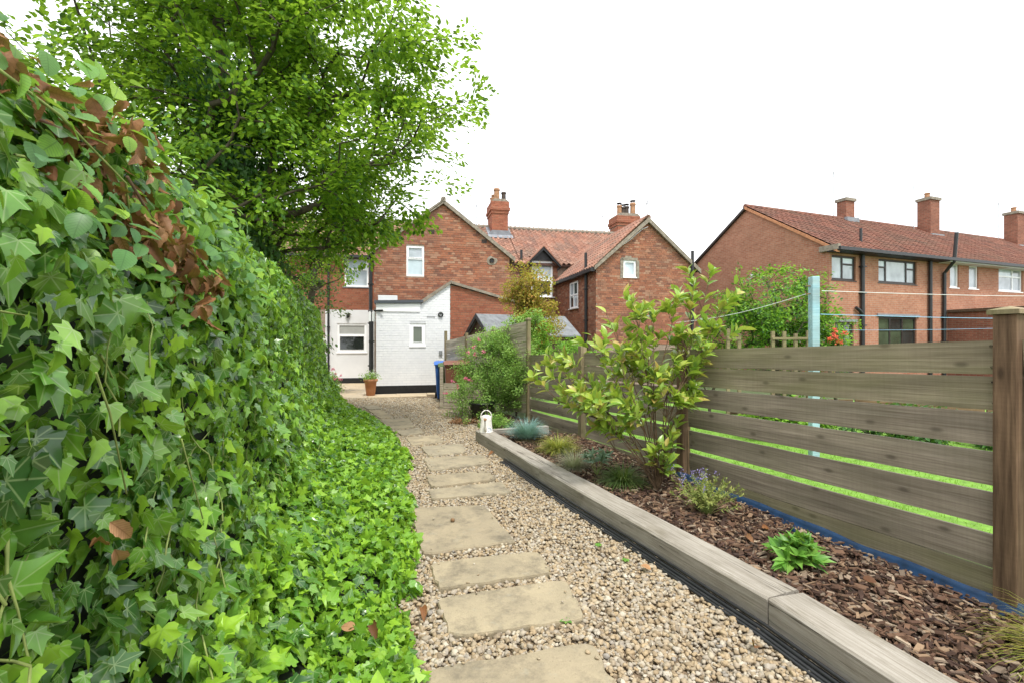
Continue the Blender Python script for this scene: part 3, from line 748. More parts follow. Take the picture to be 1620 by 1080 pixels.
def aerial(parent, x, y, z, h, ang, mat='metal_grey', arms=5):
    o = MB().tube([(x, y, z), (x, y, z+h)], .02, 6).build('aerial', mat, parent)
    d = Vector((math.cos(ang), math.sin(ang), 0)); e = Vector((-d.y, d.x, 0)); p = Vector((x, y, z+h-.05))
    b = MB().tube([p-d*.3, p+d*.55], .01, 5)
    for k in range(arms): q = p+d*(-.25+.78*k/(arms-1)); b.tube([q-e*.2, q+e*.2], .006, 4)
    b.build('aerial_arm', mat, o); return o
CAMW = Vector((0, 0, 1.6))
I4 = Matrix.Identity(4)

# ------------------------------------------------------------------ terraced houses
house_rz = math.atan2(.2164, .976)
def house_cam(): return (rotz(-house_rz) @ (CAMW-HO))
CL = house_cam()
def near_key(m): return (Vector((m[0][3], m[1][3], m[2][3]))-CL).length
h1 = empty('terraced_house', HO, house_rz, 'old red brick terraced house with white painted lean-to and tall chimney', 'house', 'old terraced houses')
# --- extension, front face at y=0
white_poly = [(0, .27), (2.22, .27), (2.22, 3.39), (1.36, 2.79), (0, 2.74)]
nbr_poly = [(2.222, -.05), (4.3, -.05), (4.3, 2.82), (2.222, 3.38)]
win_w = (.99, 1.47, 1.47, 2.16)
ext = wall_front([(0.0, -.25), (2.22, -.25), (2.22, 3.38), (1.36, 2.78), (0.0, 2.73)], [win_w], .009, 1.5).build('extension_wall', 'white_paint', h1)
mw = brick_mats(white_poly, [win_w], I4, .27, 3, .002)
pieces(ext, 'brick', BRICK, mw, 'brick_white', 170, 'brickwork', key=near_key)
nb = MB().prism([(2.222, -.25), (4.3, -.25), (4.3, 2.82), (2.222, 3.37)], 'y', .012, 1.5).build('outhouse_wall', 'mortar', h1)
pieces(nb, 'brick', BRICK, brick_mats(nbr_poly, [], I4, -.05, 4), 'brick_neat', 60, 'brickwork', key=near_key)
MB().box((-.03, -.022, -.2), (2.24, .05, .265)).build('plinth', 'black_paint', h1, bevel=.01)
MB().prism([(0, 0), (1.4, .05), (1.4, .13), (-.05, .09), (-.05, 0)], 'y', -.09, 1.5).build('flat_roof', 'lead_dark', h1, mtx=Matrix.Translation((0, 0, 2.735)))
MB().box((.0, -.025, 2.50), (1.30, -.003, 2.735)).build('fascia_board', 'upvc', h1)
MB().prism([(1.33, 2.74), (2.26, 3.40), (2.26, 3.50), (1.33, 2.86)], 'y', -.06, 1.5).build('verge', 'verge', h1)
MB().prism([(2.262, 3.385), (4.32, 2.825), (4.32, 2.90), (2.262, 3.47)], 'y', -.08, 1.5).build('coping', 'verge', h1)
MB().box((.05, .12, 2.84), (.62, .7, 3.0)).build('roof_box', 'white_paint', h1, bevel=.01)
window(h1, Matrix.Translation((.99, .035, 1.47)), .48, .69, 'upvc', 'glass_green', fr=.09, casement=(0,), sill_over=.01)
o = MB().lathe([(.012, -.0), (.075, 0), (.085, .02), (.075, .05), (.05, .05), (.045, .015)], 20).build('vent', 'black_plastic', h1, True, Matrix.Translation((1.93, .0, 2.42)) @ Matrix.Rotation(math.pi/2, 4, 'X'))
gr = MB()
for i in range(7): gr.box((1.52+i*.035, -.012, 2.33), (1.54+i*.035, .002, 2.38))
gr.build('air_brick', 'metal_grey', h1)
MB().box((1.88, -.05, 1.18), (1.98, .0, 1.33)).build('socket_box', 'metal_grey', h1, bevel=.012)
b = MB().tube([(-.06, .02, 2.52), (.2, -.10, 2.52)], .03, 8); b.build('gutter_outlet', 'black_plastic', h1)
MB().box((-.22, .15, 2.2), (-.04, .3, 2.5)).build('hopper', 'upvc', h1, bevel=.01)
# --- two-storey wing, gable face at y=1.5
EA, AP, UL, UR, UA = 4.62, 6.30, -.15, 4.44, 2.12
wing_poly = [(UL, 2.55), (UR, 2.55), (UR, EA-.06), (UA, AP), (UL, EA)]
wall_w = wall_front([(UL, -.25), (UR, -.25), (UR, EA-.1), (UA, AP-.04), (UL, EA-.04)], [(.89, 3.79, 1.48, 4.83), (3.75, 4.35, 3.87, 4.47)], 1.512, 6.3).build('wing_wall', 'mortar', h1)
wm = brick_mats(wing_poly, [(.89, 3.79, 1.48, 4.83), (3.72, 4.32, 3.9, 4.5)], Matrix.Translation((0, 1.5, 0)), 2.55, 5, .005)
pieces(wall_w, 'brick', BRICK, wm, 'brick_old', 70, 'brickwork', key=near_key)
for sx, a0 in ((-1, UL-.18), (1, UR+.18)):
    zz = EA-.17 if sx < 0 else EA-.22
    MB().prism([(a0, zz), (UA, AP-.01), (UA, AP+.14), (a0-.02*sx*-1, zz+.13)], 'y', 1.40, 6.2).build('verge', 'verge', h1)
MB().tube([(UA, 1.38, AP+.13), (UA, 7.6, AP+.13)], .09, 10).build('ridge_tile', 'verge', h1)
window(h1, Matrix.Translation((.89, 1.53, 3.79)), .59, 1.04, 'upvc', ['glass_pale', 'glass_net_sky'], trans=((-1, .6),), fr=.055, sill=None, casement=(1,))
o = MB().lathe([(.0, .03), (.055, .03), (.06, 0), (.09, 0), (.09, .06)], 18).build('flue_hole', 'black_paint', h1, mtx=Matrix.Translation((3.81, 1.52, 4.41)) @ Matrix.Rotation(math.pi/2, 4, 'X'))
b = MB(); rr = random.Random(2)
ring = [(.13+.05*rr.random()) for _ in range(14)]
for i in range(14): a = i*2*math.pi/14; b.v += [(3.81+.085*math.cos(a), 1.488, 4.41+.085*math.sin(a)), (3.81+ring[i]*math.cos(a)*1.15, 1.49, 4.41+ring[i]*math.sin(a))]
for i in range(14): j = (i+1) % 14; b.f.append((2*i, 2*i+1, 2*j+1, 2*j))
b.build('mortar_patch', 'verge', h1)
for (vx, vz) in ((3.54, 5.08), (1.73, 5.32)):
    b = MB()
    for i in range(3): b.box((vx-.09, 1.486, vz-.06+i*.045), (vx+.09, 1.50, vz-.03+i*.045))
    b.build('air_brick', 'brown_frame', h1)
# --- main range, rear wall at y=6.2
VM, EM, VR, ZR = 6.2, 5.15, 9.2, 7.42
SLM = (ZR-EM)/(VR-(VM-.2))
main_l = wall_front([(-6.0, -.4), (-.13, -.4), (-.13, EM+.05), (-6.0, EM+.05)], [(-1.66, 3.9, -.69, 5.12), (-1.95, 1.15, -.77, 2.35)], VM+.012, VM+.3).build('main_wall', 'mortar', h1)
pieces(main_l, 'brick', BRICK, brick_mats([(-4.6, 2.93), (-.16, 2.93), (-.16, EM), (-4.6, EM)], [(-1.66, 3.9, -.69, 5.12)], Matrix.Translation((0, VM, 0)), 2.93, 6, .003), 'brick_neat', 0, 'brickwork')
wall_front([(-2.42, .07), (-.17, .07), (-.17, 2.92), (-2.42, 2.92)], [(-1.95, 1.15, -.77, 2.35)], VM-.03, VM+.01, .05).build('painted_render', 'render_white', h1)
MB().box((-2.42, VM-.05, -.3), (-.17, VM+.009, .069)).build('plinth', 'black_paint', h1)
window(h1, Matrix.Translation((-1.66, VM+.03, 3.9)), .97, 1.22, 'upvc', ['glass_net_sky', 'glass_pale', 'glass_net_sky', 'glass_pale'], trans=((-1, .74),), fr=.07, sill='lead', casement=(1,), sill_over=.08)
window(h1, Matrix.Translation((-1.95, VM-.005, 1.15)), 1.18, 1.2, 'upvc', ['glass_dark', 'blind'], trans=((-1, .72),), fr=.085, casement=(0,), sill_over=.03)
lb = MB(); lb.box((-1.53, VM-.07, 2.6), (-1.49, VM-.03, 2.75)); lb.lathe([(.02, 0), (.05, -.03), (.055, -.09), (.03, -.14)], 10, (-1.51, VM-.13, 2.72)); lb.box((-1.6, VM-.16, 2.73), (-1.42, VM-.03, 2.76))
lb.build('wall_lamp', 'black_paint', h1)
pipe(h1, [(-2.29, VM-.07, -.1), (-2.29, VM-.07, EM-.1)], .045, brackets=[(-2.29, VM-.07, z) for z in (.6, 2.2, 3.8)])
pipe(h1, [(-.27, 1.62, -.05), (-.27, 1.62, 4.3), (-.27, 1.7, 4.4), (-.34, 2.0, 4.55)], .06, brackets=[(-.27, 1.62, z) for z in (.8, 2.2, 3.5)])
pipe(h1, [(-.14, .2, -.05), (-.14, .2, 2.5)], .055, brackets=[(-.14, .2, z) for z in (.5, 1.6)])
MB().tube([(-.14, .3, 2.5), (-.27, .9, 2.56), (-.27, 1.6, 2.6)], .04, 8).build('waste_pipe', 'black_plastic', h1)
MB().box((-.36, 1.5, 4.42), (-.17, 6.2, 4.56)).build('gutter', 'black_plastic', h1)
MB().box((-6.0, VM-.32, EM-.06), (-.4, VM-.18, EM+.06)).build('gutter', 'black_plastic', h1)
def wing_top(u, ua, ap, sl): return ap-abs(u-ua)*sl
SL1, SL2 = (AP+.1-EA)/(UA-UL), .86
UA2, AP2, UL2, UR2, EA2 = 9.76, 6.10, 7.75, 11.79, 4.36
def main_clip(lo, hi):
    def f(p):
        if not (lo <= p.x <= hi): return False
        if p.z < wing_top(p.x, UA, AP+.1, SL1)-.03: return False
        if p.z < wing_top(p.x, UA2, AP2+.1, SL2)-.03: return False
        if 6.1 < p.x < 7.75 and p.z < 5.82-abs(p.x-6.93)*1.05: return False
        return True
    return f
bvec = Vector((0, VR-VM+.2, ZR-EM)).normalized(); slen = math.hypot(VR-VM+.2, ZR-EM)
UD = 5.92
def slab(parent, u0, u1):
    return MB().add([(u0, VM-.2, EM-.03), (u1, VM-.2, EM-.03), (u1, VR, ZR-.03), (u0, VR, ZR-.03), (u0, 2*VR-VM+.2, EM-.03), (u1, 2*VR-VM+.2, EM-.03), (u0, VM-.2, EM-.1), (u1, VM-.2, EM-.1)], [(0, 1, 2, 3), (3, 2, 5, 4), (6, 7, 1, 0)]).build('roof', 'roof_under', parent)
rf1 = slab(h1, -7, UD)
pieces(rf1, 'roof_tile', TILE, tile_mats((-7, VM-.22, EM-.02), (1, 0, 0), bvec, UD+7, slen, .25, .30, main_clip(-7, UD), 3), 'tile_pan', 300, 'roof_tiles', key=lambda m: abs(m[0][3]-2.0))
for u in np.arange(-7, UD-.3, .45): MB().tube([(u+.005, VR, ZR+.03), (u+.445, VR, ZR+.03)], .11, 10).build('ridge_tile', 'verge', rf1)
def chimney(parent, u0, u1, v0, v1, zb, zs, zt, pots, seed):
    """brick stack with corbelled head"""
    c = MB().box((u0+.05, v0+.05, zb), (u1-.05, v1-.05, zt)).build('chimney', 'mortar', parent)
    ms = []
    steps = [(zb, zs, 0), (zs, zs+.15, .04), (zs+.15, zs+.3, .09), (zs+.3, zt, .05)]
    for z0, z1, o_ in steps:
        ms += brick_mats([(u0-o_, z0), (u1+o_, z0), (u1+o_, z1), (u0-o_, z1)], [], Matrix.Translation((0, v0-o_, 0)), z0, seed)
        ms += brick_mats([(v0-o_, z0), (v1+o_, z0), (v1+o_, z1), (v0-o_, z1)], [], Matrix(((0, 1, 0, u0-o_), (1, 0, 0, 0), (0, 0, 1, 0), (0, 0, 0, 1))), z0, seed+1)
        ms += brick_mats([(v0-o_, z0), (v1+o_, z0), (v1+o_, z1), (v0-o_, z1)], [], Matrix(((0, -1, 0, u1+o_), (1, 0, 0, 0), (0, 0, 1, 0), (0, 0, 0, 1))), z0, seed+2)
        MB().box((u0-o_+.012, v0-o_+.012, z0+.001), (u1+o_-.012, v1+o_-.012, z1-.001)).build('stack_core', 'mortar', c)
    o = link('brickwork', joined('brickwork', BRICK, [np.array(m) for m in ms], 'brick_neat'), c); tag(o, kind='stuff')
    MB().prism([(u0-.04, zt), (u1+.04, zt), (u1-.12, zt+.12), (u0+.12, zt+.12)], 'y', v0-.04, v1+.04).build('flaunching', 'verge', c)
    for (x, y, h, r_, mt, cw) in pots: chimney_pot(c, x, y, zt+.06, h, r_, mt, cw)
    return c
ch = chimney(h1, 5.03, 5.84, 8.3, 9.6, 6.3, 7.95, 8.55, [(5.30, 8.5, .62, .16, 'pot_clay', False), (5.68, 8.62, .5, .13, 'pot_dark', False), (5.25, 9.0, .45, .14, 'pot_clay', False), (5.25, 9.4, .42, .14, 'pot_clay', False)], 20)
def lead_apron(parent, u0, u1, v0, v1):
    def z(v): return EM+(v-VM+.2)*SLM+.075
    b = MB()
    b.add([(u0-.22, v0-.22, z(v0-.22)), (u1+.22, v0-.22, z(v0-.22)), (u1+.22, v0-.03, z(v0)+.02), (u0-.22, v0-.03, z(v0)+.02), (u0-.02, v0-.055, z(v0)+.24), (u1+.02, v0-.055, z(v0)+.24)], [(0, 1, 2, 3), (3, 2, 5, 4)])
    for ua, ub in ((u0-.2, u0-.02), (u1+.02, u1+.2)):
        b.add([(ua, v0-.2, z(v0-.2)+.012), (ub, v0-.2, z(v0-.2)+.012), (ub, VR, z(VR)+.012), (ua, VR, z(VR)+.012)], [(0, 1, 2, 3)])
    b.build('flashing', 'lead', parent)
lead_apron(ch, 5.03, 5.84, 8.3, 9.6)
aerial(h1, 4.35, 9.0, 7.4, 1.1, .6)

h2 = empty('terraced_house', HO, house_rz, 'old red brick terraced house with small square gable window and black dormer', 'house', 'old terraced houses')
main_r = wall_front([(4.46, -.4), (13.35, -.4), (13.35, EM-.02), (7.6, EM-.02), (6.97, 5.72), (6.34, EM-.02), (4.46, EM-.02)], [(6.47, 3.65, 7.49, 5.2)], VM+.012, VM+.3).build('main_wall', 'mortar', h2)
mats2 = brick_mats([(4.46, 1.6), (7.75, 1.6), (7.75, EM), (6.93+.62, EM+.0), (6.93, 5.75), (6.93-.62, EM+.0), (4.46, EM)], [(6.47, 3.65, 7.49, 5.2)], Matrix.Translation((0, VM, 0)), 1.6, 8, .003)
pieces(main_r, 'brick', BRICK, mats2, 'brick_old', 20, 'brickwork', key=near_key)
gw = wall_front([(UL2-.043, -.3), (UR2, -.3), (UR2, EA2-.05), (UA2, AP2-.04), (UL2-.043, EA2-.05)], [(8.78, 4.0, 9.30, 4.62)], 1.512, 6.25).build('wing_wall', 'mortar', h2)
g2 = brick_mats([(UL2, 1.5), (UR2, 1.5), (UR2, EA2), (UA2, AP2), (UL2, EA2)], [(8.78, 4.0, 9.30, 4.62)], Matrix.Translation((0, 1.5, 0)), 1.5, 9, .005)
s2 = brick_mats([(1.5, 1.5), (6.2, 1.5), (6.2, EA2-.03), (1.5, EA2-.03)], [(3.35, 2.95, 4.3, 4.05)], Matrix(((0, 1, 0, UL2-.055), (1, 0, 0, 0), (0, 0, 1, 0), (0, 0, 0, 1))), 1.5, 10, .005)
pieces(gw, 'brick', BRICK, g2+s2, 'brick_old', 280, 'brickwork', key=near_key)
window(h2, Matrix.Translation((8.78, 1.53, 4.0)), .52, .62, 'upvc', 'glass_pale', fr=.06, sill_over=.02, casement=(0,))
b = MB()
for (a0, z0, a1, z1) in ((8.66, 3.95, 8.78, 4.68), (9.30, 3.95, 9.42, 4.62), (8.7, 4.62, 9.36, 4.72), (8.85, 4.72, 9.1, 4.78)): b.box((a0, 1.487, z0), (a1, 1.51, z1))
b.build('mortar_patch', 'verge', h2)
mside = Matrix(((0, 1, 0, UL2-.083), (-1, 0, 0, 4.3), (0, 0, 1, 2.97), (0, 0, 0, 1)))
window(h2, mside, .95, 1.08, 'upvc', ['glass_dark', 'glass_net_sky', 'glass_net_sky', 'glass_dark'], mull=(.47,), trans=((-1, .55),), fr=.06, sill_over=.06)
# dormer
window(h2, Matrix.Translation((6.47, VM-.03, 3.65)), 1.02, 1.55, 'upvc', ['glass_dark', 'glass_pale'], trans=((-1, .78),), fr=.085, sill_over=.1, casement=(0,))
b = MB(); zc = 5.31
pts_ = [(6.47+.51-.51*math.cos(q), zc-.1+.22*math.sin(q)) for q in np.linspace(0, math.pi, 12)]
b.prism([(6.47, zc-.12)]+pts_+[(7.49, zc-.12)], 'y', VM-.105, VM-.05); b.build('arched_head', 'upvc', h2)
for sx in (-1, 1):
    MB().prism([(6.97, 5.92), (6.97, 5.74), (6.97+sx*.80, 4.97), (6.97+sx*.86, 5.06)], 'y', VM-.35, VM-.27).build('bargeboard', 'black_paint', h2)
    MB().prism([(6.97, 5.95), (6.97, 5.90), (6.97+sx*.84, 5.04), (6.97+sx*.88, 5.09)], 'y', VM-.38, VM+1.1).build('dormer_roof', 'tile_pan', h2)
MB().prism([(6.42, 5.28), (7.52, 5.28), (6.97, 5.80)], 'y', VM-.2, VM+.6).build('dormer_gable', 'black_paint', h2)
MB().prism([(6.40, 4.9), (6.47, 4.9), (6.47, 5.4), (6.40, 5.3)], 'y', VM-.18, VM+.6).build('dormer_cheek', 'black_paint', h2)
rf2 = slab(h2, UD+.002, 13.4)
ml = tile_mats((UD, VM-.22, EM-.02), (1, 0, 0), bvec, 11, slen, .25, .30, main_clip(UD, 13.2), 4)
s2b = Vector((UA2-UL2+.16, 0, AP2+.1-EA2+.14)); s2l = s2b.length; s2b.normalize()
def w2clip(p): return p.x < UA2-.10 and p.y < (VM-.05 if p.z < EM else VM-.2+(p.z-EM)/SLM+.15)
mw2 = tile_mats((UL2-.16, 7.6, EA2-.06), (0, -1, 0), s2b, 6.2, s2l, .25, .29, w2clip, 5)
pieces(rf2, 'roof_tile', TILE, ml+mw2, 'tile_pan', 300, 'roof_tiles', key=near_key)
MB().add([(UL2-.16, 1.42, EA2-.08), (UL2-.16, 7.6, EA2-.08), (UA2, 7.6, AP2+.06), (UA2, 1.42, AP2+.06), (UR2+.16, 1.42, EA2-.08), (UR2+.16, 7.6, EA2-.08)], [(0, 1, 2, 3), (3, 2, 5, 4)]).build('wing_roof', 'roof_under', h2)
for u in np.arange(UD, 13.1, .45): MB().tube([(u+.005, VR, ZR+.03), (u+.445, VR, ZR+.03)], .11, 10).build('ridge_tile', 'verge', rf2)
for vv in np.arange(1.4, 7.4, .45): MB().tube([(UA2, vv+.005, AP2+.15), (UA2, vv+.445, AP2+.15)], .1, 10).build('ridge_tile', 'tile_pan', rf2)
for sx, ue in ((-1, UL2-.16), (1, UR2+.16)):
    MB().prism([(ue, EA2-.16), (UA2, AP2-.04), (UA2, AP2+.14), (ue, EA2+.0)], 'y', 1.36, 1.46).build('verge', 'verge', h2)
MB().box((UL2-.30, 1.42, EA2-.20), (UL2-.14, 6.1, EA2-.07)).build('gutter', 'black_plastic', h2)
pipe(h2, [(UL2-.12, 2.35, -.2), (UL2-.12, 2.35, 5.0)], .055, brackets=[(UL2-.12, 2.35, z) for z in (2.4, 3.6)])
pipe(h2, [(11.6, 1.40, 2.0), (11.6, 1.40, 5.06)], .06)
pipe(h2, [(5.99, VM-.1, 3.5), (5.99, VM-.1, 5.75)], .06, name='vent_pipe')
MB().tube([(7.7, 6.1, 4.9), (9.0, 6.85, 5.66)], .035, 6).build('valley', 'lead_dark', h2)
ch2 = chimney(h2, 12.0, 13.25, 8.85, 9.9, 6.6, 7.85, 8.4, [(12.25, 9.2, .55, .14, 'pot_clay', True), (12.5, 9.3, .5, .14, 'pot_dark', True), (12.72, 9.3, .55, .15, 'pot_dark', True), (13.0, 9.1, .7, .16, 'pot_clay', True)], 40)
aerial(h2, 9.86, 1.7, 6.2, .75, 1.2, arms=3)
aerial(h2, 11.2, 9.1, 7.4, 1.0, .5)
MB().tube([(9.75, 1.44, 5.9), (9.5, 1.44, 5.78), (9.0, 1.44, 5.35), (8.4, 1.44, 4.95), (7.8, 1.44, 4.45)], .012, 5).build('cable', 'cord_white', h2)


# ------------------------------------------------------------------ 1960s terrace
C6 = Vector((11.58, 17.3, 0)); rz6 = math.atan2(.3531, .9357)
h3 = empty('modern_terraced_house', C6, rz6, 'orange brick mid-century terrace with long red tiled roof and three chimneys', 'house')
LEN, DEP, E6, R6 = 30.0, 7.4, 5.08, 7.42
W6 = [(.13, 3.86, 1.42, 4.76), (2.71, 3.87, 5.02, 4.78), (7.23, 3.86, 7.84, 4.86), (8.56, 3.86, 9.25, 4.86), (10.78, 3.85, 12.7, 4.88), (2.71, 1.2, 5.02, 2.55), (.3, .1, 1.3, 2.3)]
wb = wall_front([(0, -.4), (LEN, -.4), (LEN, E6), (0, E6)], W6, 0, 0)
gp = [(0, -.4), (DEP, -.4), (DEP, E6), (DEP/2, R6-.06), (0, E6)]
wb.add([(0, y_, z_) for y_, z_ in gp], [(4, 3, 2, 1, 0)]); wb.add([(LEN, y_, z_) for y_, z_ in gp], [(0, 1, 2, 3, 4)]); wb.add([(0, DEP, -.4), (LEN, DEP, -.4), (LEN, DEP, E6), (0, DEP, E6)], [(1, 0, 3, 2)])
wall_uv(wb, 'wall', 'brick_60', h3)
sl6 = (R6-E6)/(DEP/2); s6 = Vector((0, 1, sl6)); OV = .38
rf3 = MB().add([(-.06, -OV, E6-OV*sl6+.02), (LEN, -OV, E6-OV*sl6+.02), (LEN, DEP/2, R6+.02), (-.06, DEP/2, R6+.02), (-.06, DEP+OV, E6-OV*sl6+.02), (LEN, DEP+OV, E6-OV*sl6+.02)], [(0, 1, 2, 3), (3, 2, 5, 4)]).build('roof', 'roof_under', h3)
C6L = rotz(-rz6) @ (CAMW-C6)
pieces(rf3, 'roof_tile', TILE, tile_mats((-.1, -OV-.02, E6-OV*sl6+.03), (1, 0, 0), s6, LEN, math.hypot(DEP/2+OV, (DEP/2+OV)*sl6), .30, .33, None, 9), 'tile_sixties', 300, 'roof_tiles', key=lambda m: (Vector((m[0][3], m[1][3], m[2][3]))-C6L).length)
for x in np.arange(-.1, LEN, .45): MB().tube([(x+.005, DEP/2, R6+.06), (x+.445, DEP/2, R6+.06)], .12, 8).build('ridge_tile', 'tile_sixties', rf3)
for sgn, y0, y1 in ((1, -OV, DEP/2), (-1, DEP+OV, DEP/2)):
    MB().prism([(y0, E6-OV*sl6-.06), (y1, R6-.06), (y1, R6+.05), (y0, E6-OV*sl6+.06)], 'x', -.13, .0).build('verge', 'terracotta' if sgn > 0 else 'brown_frame', h3)
MB().box((-.12, -OV-.02, E6-.24), (6.45, .0, E6-.10)).build('soffit', 'black_paint', h3)
MB().box((-.12, -OV-.13, E6-.22), (LEN, -OV-.02, E6-.10)).build('gutter', 'black_plastic', h3)
MB().box((6.46, -OV-.02, E6-.26), (LEN, .0, E6-.10)).build('soffit', 'render_white', h3)
MB().box((-.14, -.42, E6-.2), (-.004, .3, E6+.0)).build('eave_box', 'verge', h3)
def win6(s0, s1, z0, z1, **k): return window(h3, Matrix.Translation((s0, .05, z0)), s1-s0, z1-z0, **k)
win6(.13, 1.42, 3.86, 4.76, fm='brown_frame', glass=['glass_net_sky', 'glass_net_sky', 'glass_pale'], mull=(.62,), trans=((1, .6),), fr=.07, sill='brown_frame')
win6(2.71, 5.02, 3.87, 4.78, fm='brown_frame', glass=['glass_net_sky', 'glass_pale', 'glass_net_sky', 'glass_net_sky', 'glass_pale'], mull=(.5, 1.75), trans=((0, .6), (2, .6)), fr=.07, sill='brown_frame')
win6(7.23, 7.84, 3.86, 4.86, fm='upvc', glass='glass_net_sky', fr=.07)
win6(8.56, 9.25, 3.86, 4.86, fm='upvc', glass='glass_net_sky', fr=.07)
win6(10.78, 12.7, 3.85, 4.88, fm='upvc', glass=['glass_net_sky', 'glass_pale', 'glass_net_sky', 'glass_net_sky'], mull=(1.2,), trans=((0, .66), (1, .66)), fr=.07)
win6(2.71, 5.02, 1.2, 2.55, fm='brown_frame', glass=['glass_green', 'glass_green', 'glass_green', 'glass_dark', 'glass_dark', 'glass_green'], mull=(.75, 1.5), trans=((0, .85), (1, .85), (2, .85)), fr=.07)
MB().box((2.6, -.05, 2.56), (5.15, .0, 2.66)).build('lintel', 'lead', h3)
win6(.3, 1.3, .1, 2.3, fm='brown_frame', glass=['glass_dark', 'glass_green'], mull=(.5,), fr=.09, sill=None)
MB().box((.2, -.05, 2.32), (1.45, .0, 2.42)).build('lintel', 'lead', h3)
pipe(h3, [(1.67, -.09, -.2), (1.67, -.09, 4.85)], .07, brackets=[(1.67, -.09, z) for z in (2.2, 3.4, 4.4)])
pipe(h3, [(1.67, -.09, 2.6), (1.5, -.09, 2.75), (1.3, -.09, 2.85)], .06, name='waste_pipe')
pipe(h3, [(5.75, -.09, -.2), (5.75, -.09, 4.85)], .065)
pipe(h3, [(6.67, -.09, -.2), (6.67, -.09, 4.4), (6.67, -.42, 4.85), (6.67, -.5, 6.0)], .065, brackets=[(6.67, -.09, z) for z in (1.6, 2.6)])
pipe(h3, [(2.55, .55, 5.4), (2.55, .55, 6.05)], .05, name='vent_pipe')
def chimney6(x0, x1, y0, y1, zb, zt, pot):
    c = wall_uv(MB().box((x0, y0, zb), (x1, y1, zt)), 'chimney', 'brick_60_chim', h3)
    MB().box((x0-.06, y0-.06, zt-.16), (x1+.06, y1+.06, zt-.02)).build('chimney_cap', 'verge', c)
    MB().box((x0-.12, y0-.15, zb+.0), (x1+.12, y0-.0, zb+.32)).build('flashing', 'lead', c)
    if pot: chimney_pot(c, (x0+x1)/2-.1, (y0+y1)/2, zt-.03, .3, .13, 'pot_clay')
chimney6(6.05, 6.65, 3.5, 3.95, 7.2, 8.5, False)
chimney6(11.6, 12.35, 3.0, 3.6, 6.75, 9.0, True)
chimney6(19.55, 20.35, 3.0, 3.6, 6.75, 9.05, True)
aerial(h3, 5.6, 3.8, 7.4, 2.35, .3, arms=4); aerial(h3, 11.15, 3.5, 7.4, 2.2, .5, arms=4); aerial(h3, 19, 3.6, 7.4, 2.2, .5, arms=4)
MB().box((-.035, 3.3, 4.35), (-.0, 3.46, 4.5)).build('alarm_box', 'upvc', h3)
# brick outhouse joined to the terrace
lt = empty('brick_outhouse', C6+rotz(rz6) @ Vector((7.05, -3.2, 0)), rz6, 'flat roofed red brick outhouse projecting from the mid-century terrace', 'outhouse')
wall_uv(MB().box((0, 0, -.4), (5, 3.19, 2.78)), 'wall', 'brick_60_chim', lt)
MB().box((-.12, -.12, 2.79), (5.1, 3.18, 2.90)).build('flat_roof', 'wood_brown', lt)
# ------------------------------------------------------------------ timber sleepers, edging, bark bed
def on_line(p0, p1):
    d = Vector((p1[0]-p0[0], p1[1]-p0[1], 0)); return d.length, d.normalized()
slabels = ['nearest weathered timber sleeper, running out of the bottom right corner', 'middle weathered timber sleeper edging the bark bed', 'farthest timber sleeper, ending at the white watering can']
for i in range(3):
    L_, d = on_line(SL[i], SL[i+1]); nrm = Vector((d.y, -d.x, 0))
    b = MB(); nseg = 14; H_, W_ = .205, .25
    sec = [(0, -.06), (0, H_-.012), (.012, H_), (W_-.012, H_), (W_, H_-.012), (W_, -.06)]
    for k in range(nseg+1):
        x = L_*k/nseg; x = min(max(x, .004), L_-.004)
        for (y, z) in sec:
            w1 = .006*mnoise.noise(Vector((x*2.2, y*8+i*3, z*6)))
            b.v.append((x, y+w1, z+.005*mnoise.noise(Vector((x*2, y*9, z*5+i*7)))))
    ns = len(sec)
    for k in range(nseg):
        for j in range(ns): b.f.append((k*ns+j, k*ns+(j+1) % ns, (k+1)*ns+(j+1) % ns, (k+1)*ns+j))
    b.f.append(tuple(range(ns))); b.f.append(tuple(nseg*ns+j for j in reversed(range(ns))))
    m = Matrix(frame((SL[i][0], SL[i][1], 0), d, nrm, (0, 0, 1)))
    m = Matrix(((d.x, nrm.x, 0, SL[i][0]), (d.y, nrm.y, 0, SL[i][1]), (0, 0, 1, 0), (0, 0, 0, 1)))
    o = b.build('timber_sleeper', 'wood_sleeper', mtx=m); tag(o, slabels[i], 'sleeper', 'timber sleepers edging the bark bed')
# return piece at the far end
d = Vector((.93, .36, 0)); nn = Vector((-.36, .93, 0))
o = MB().box((0, 0, -.05), (1.05, .1, .195)).build('edging_board', 'wood_sleeper', mtx=Matrix(((d.x, nn.x, 0, -.36), (d.y, nn.y, 0, 7.52), (0, 0, 1, 0), (0, 0, 0, 1))), bevel=.006)
tag(o, 'short timber board closing the far end of the bark bed behind the watering can', 'board')
b = MB()
base = []
for k in range(41):
    y = -.1+(6.2+.1)*k/40; x = sleeper_x(y); d_ = Vector((-.37, .93, 0)); n_ = Vector((-.93, -.37, 0))
    wv = .006*math.sin(y*3.1)
    base.append(Vector((x, y, 0))+n_*(.035+wv))
for off, z, rr_ in ((0, .045, .016), (.03, .04, .012), (.052, .037, .010), (-.006, .075, .010)):
    b.tube([p+Vector((-.93, -.37, 0))*off+Vector((0, 0, z)) for p in base], rr_, 8)
tag(b.build('edging_strip', 'black_plastic', smooth=True), 'black ribbed plastic edging lying along the foot of the sleepers', 'edging')
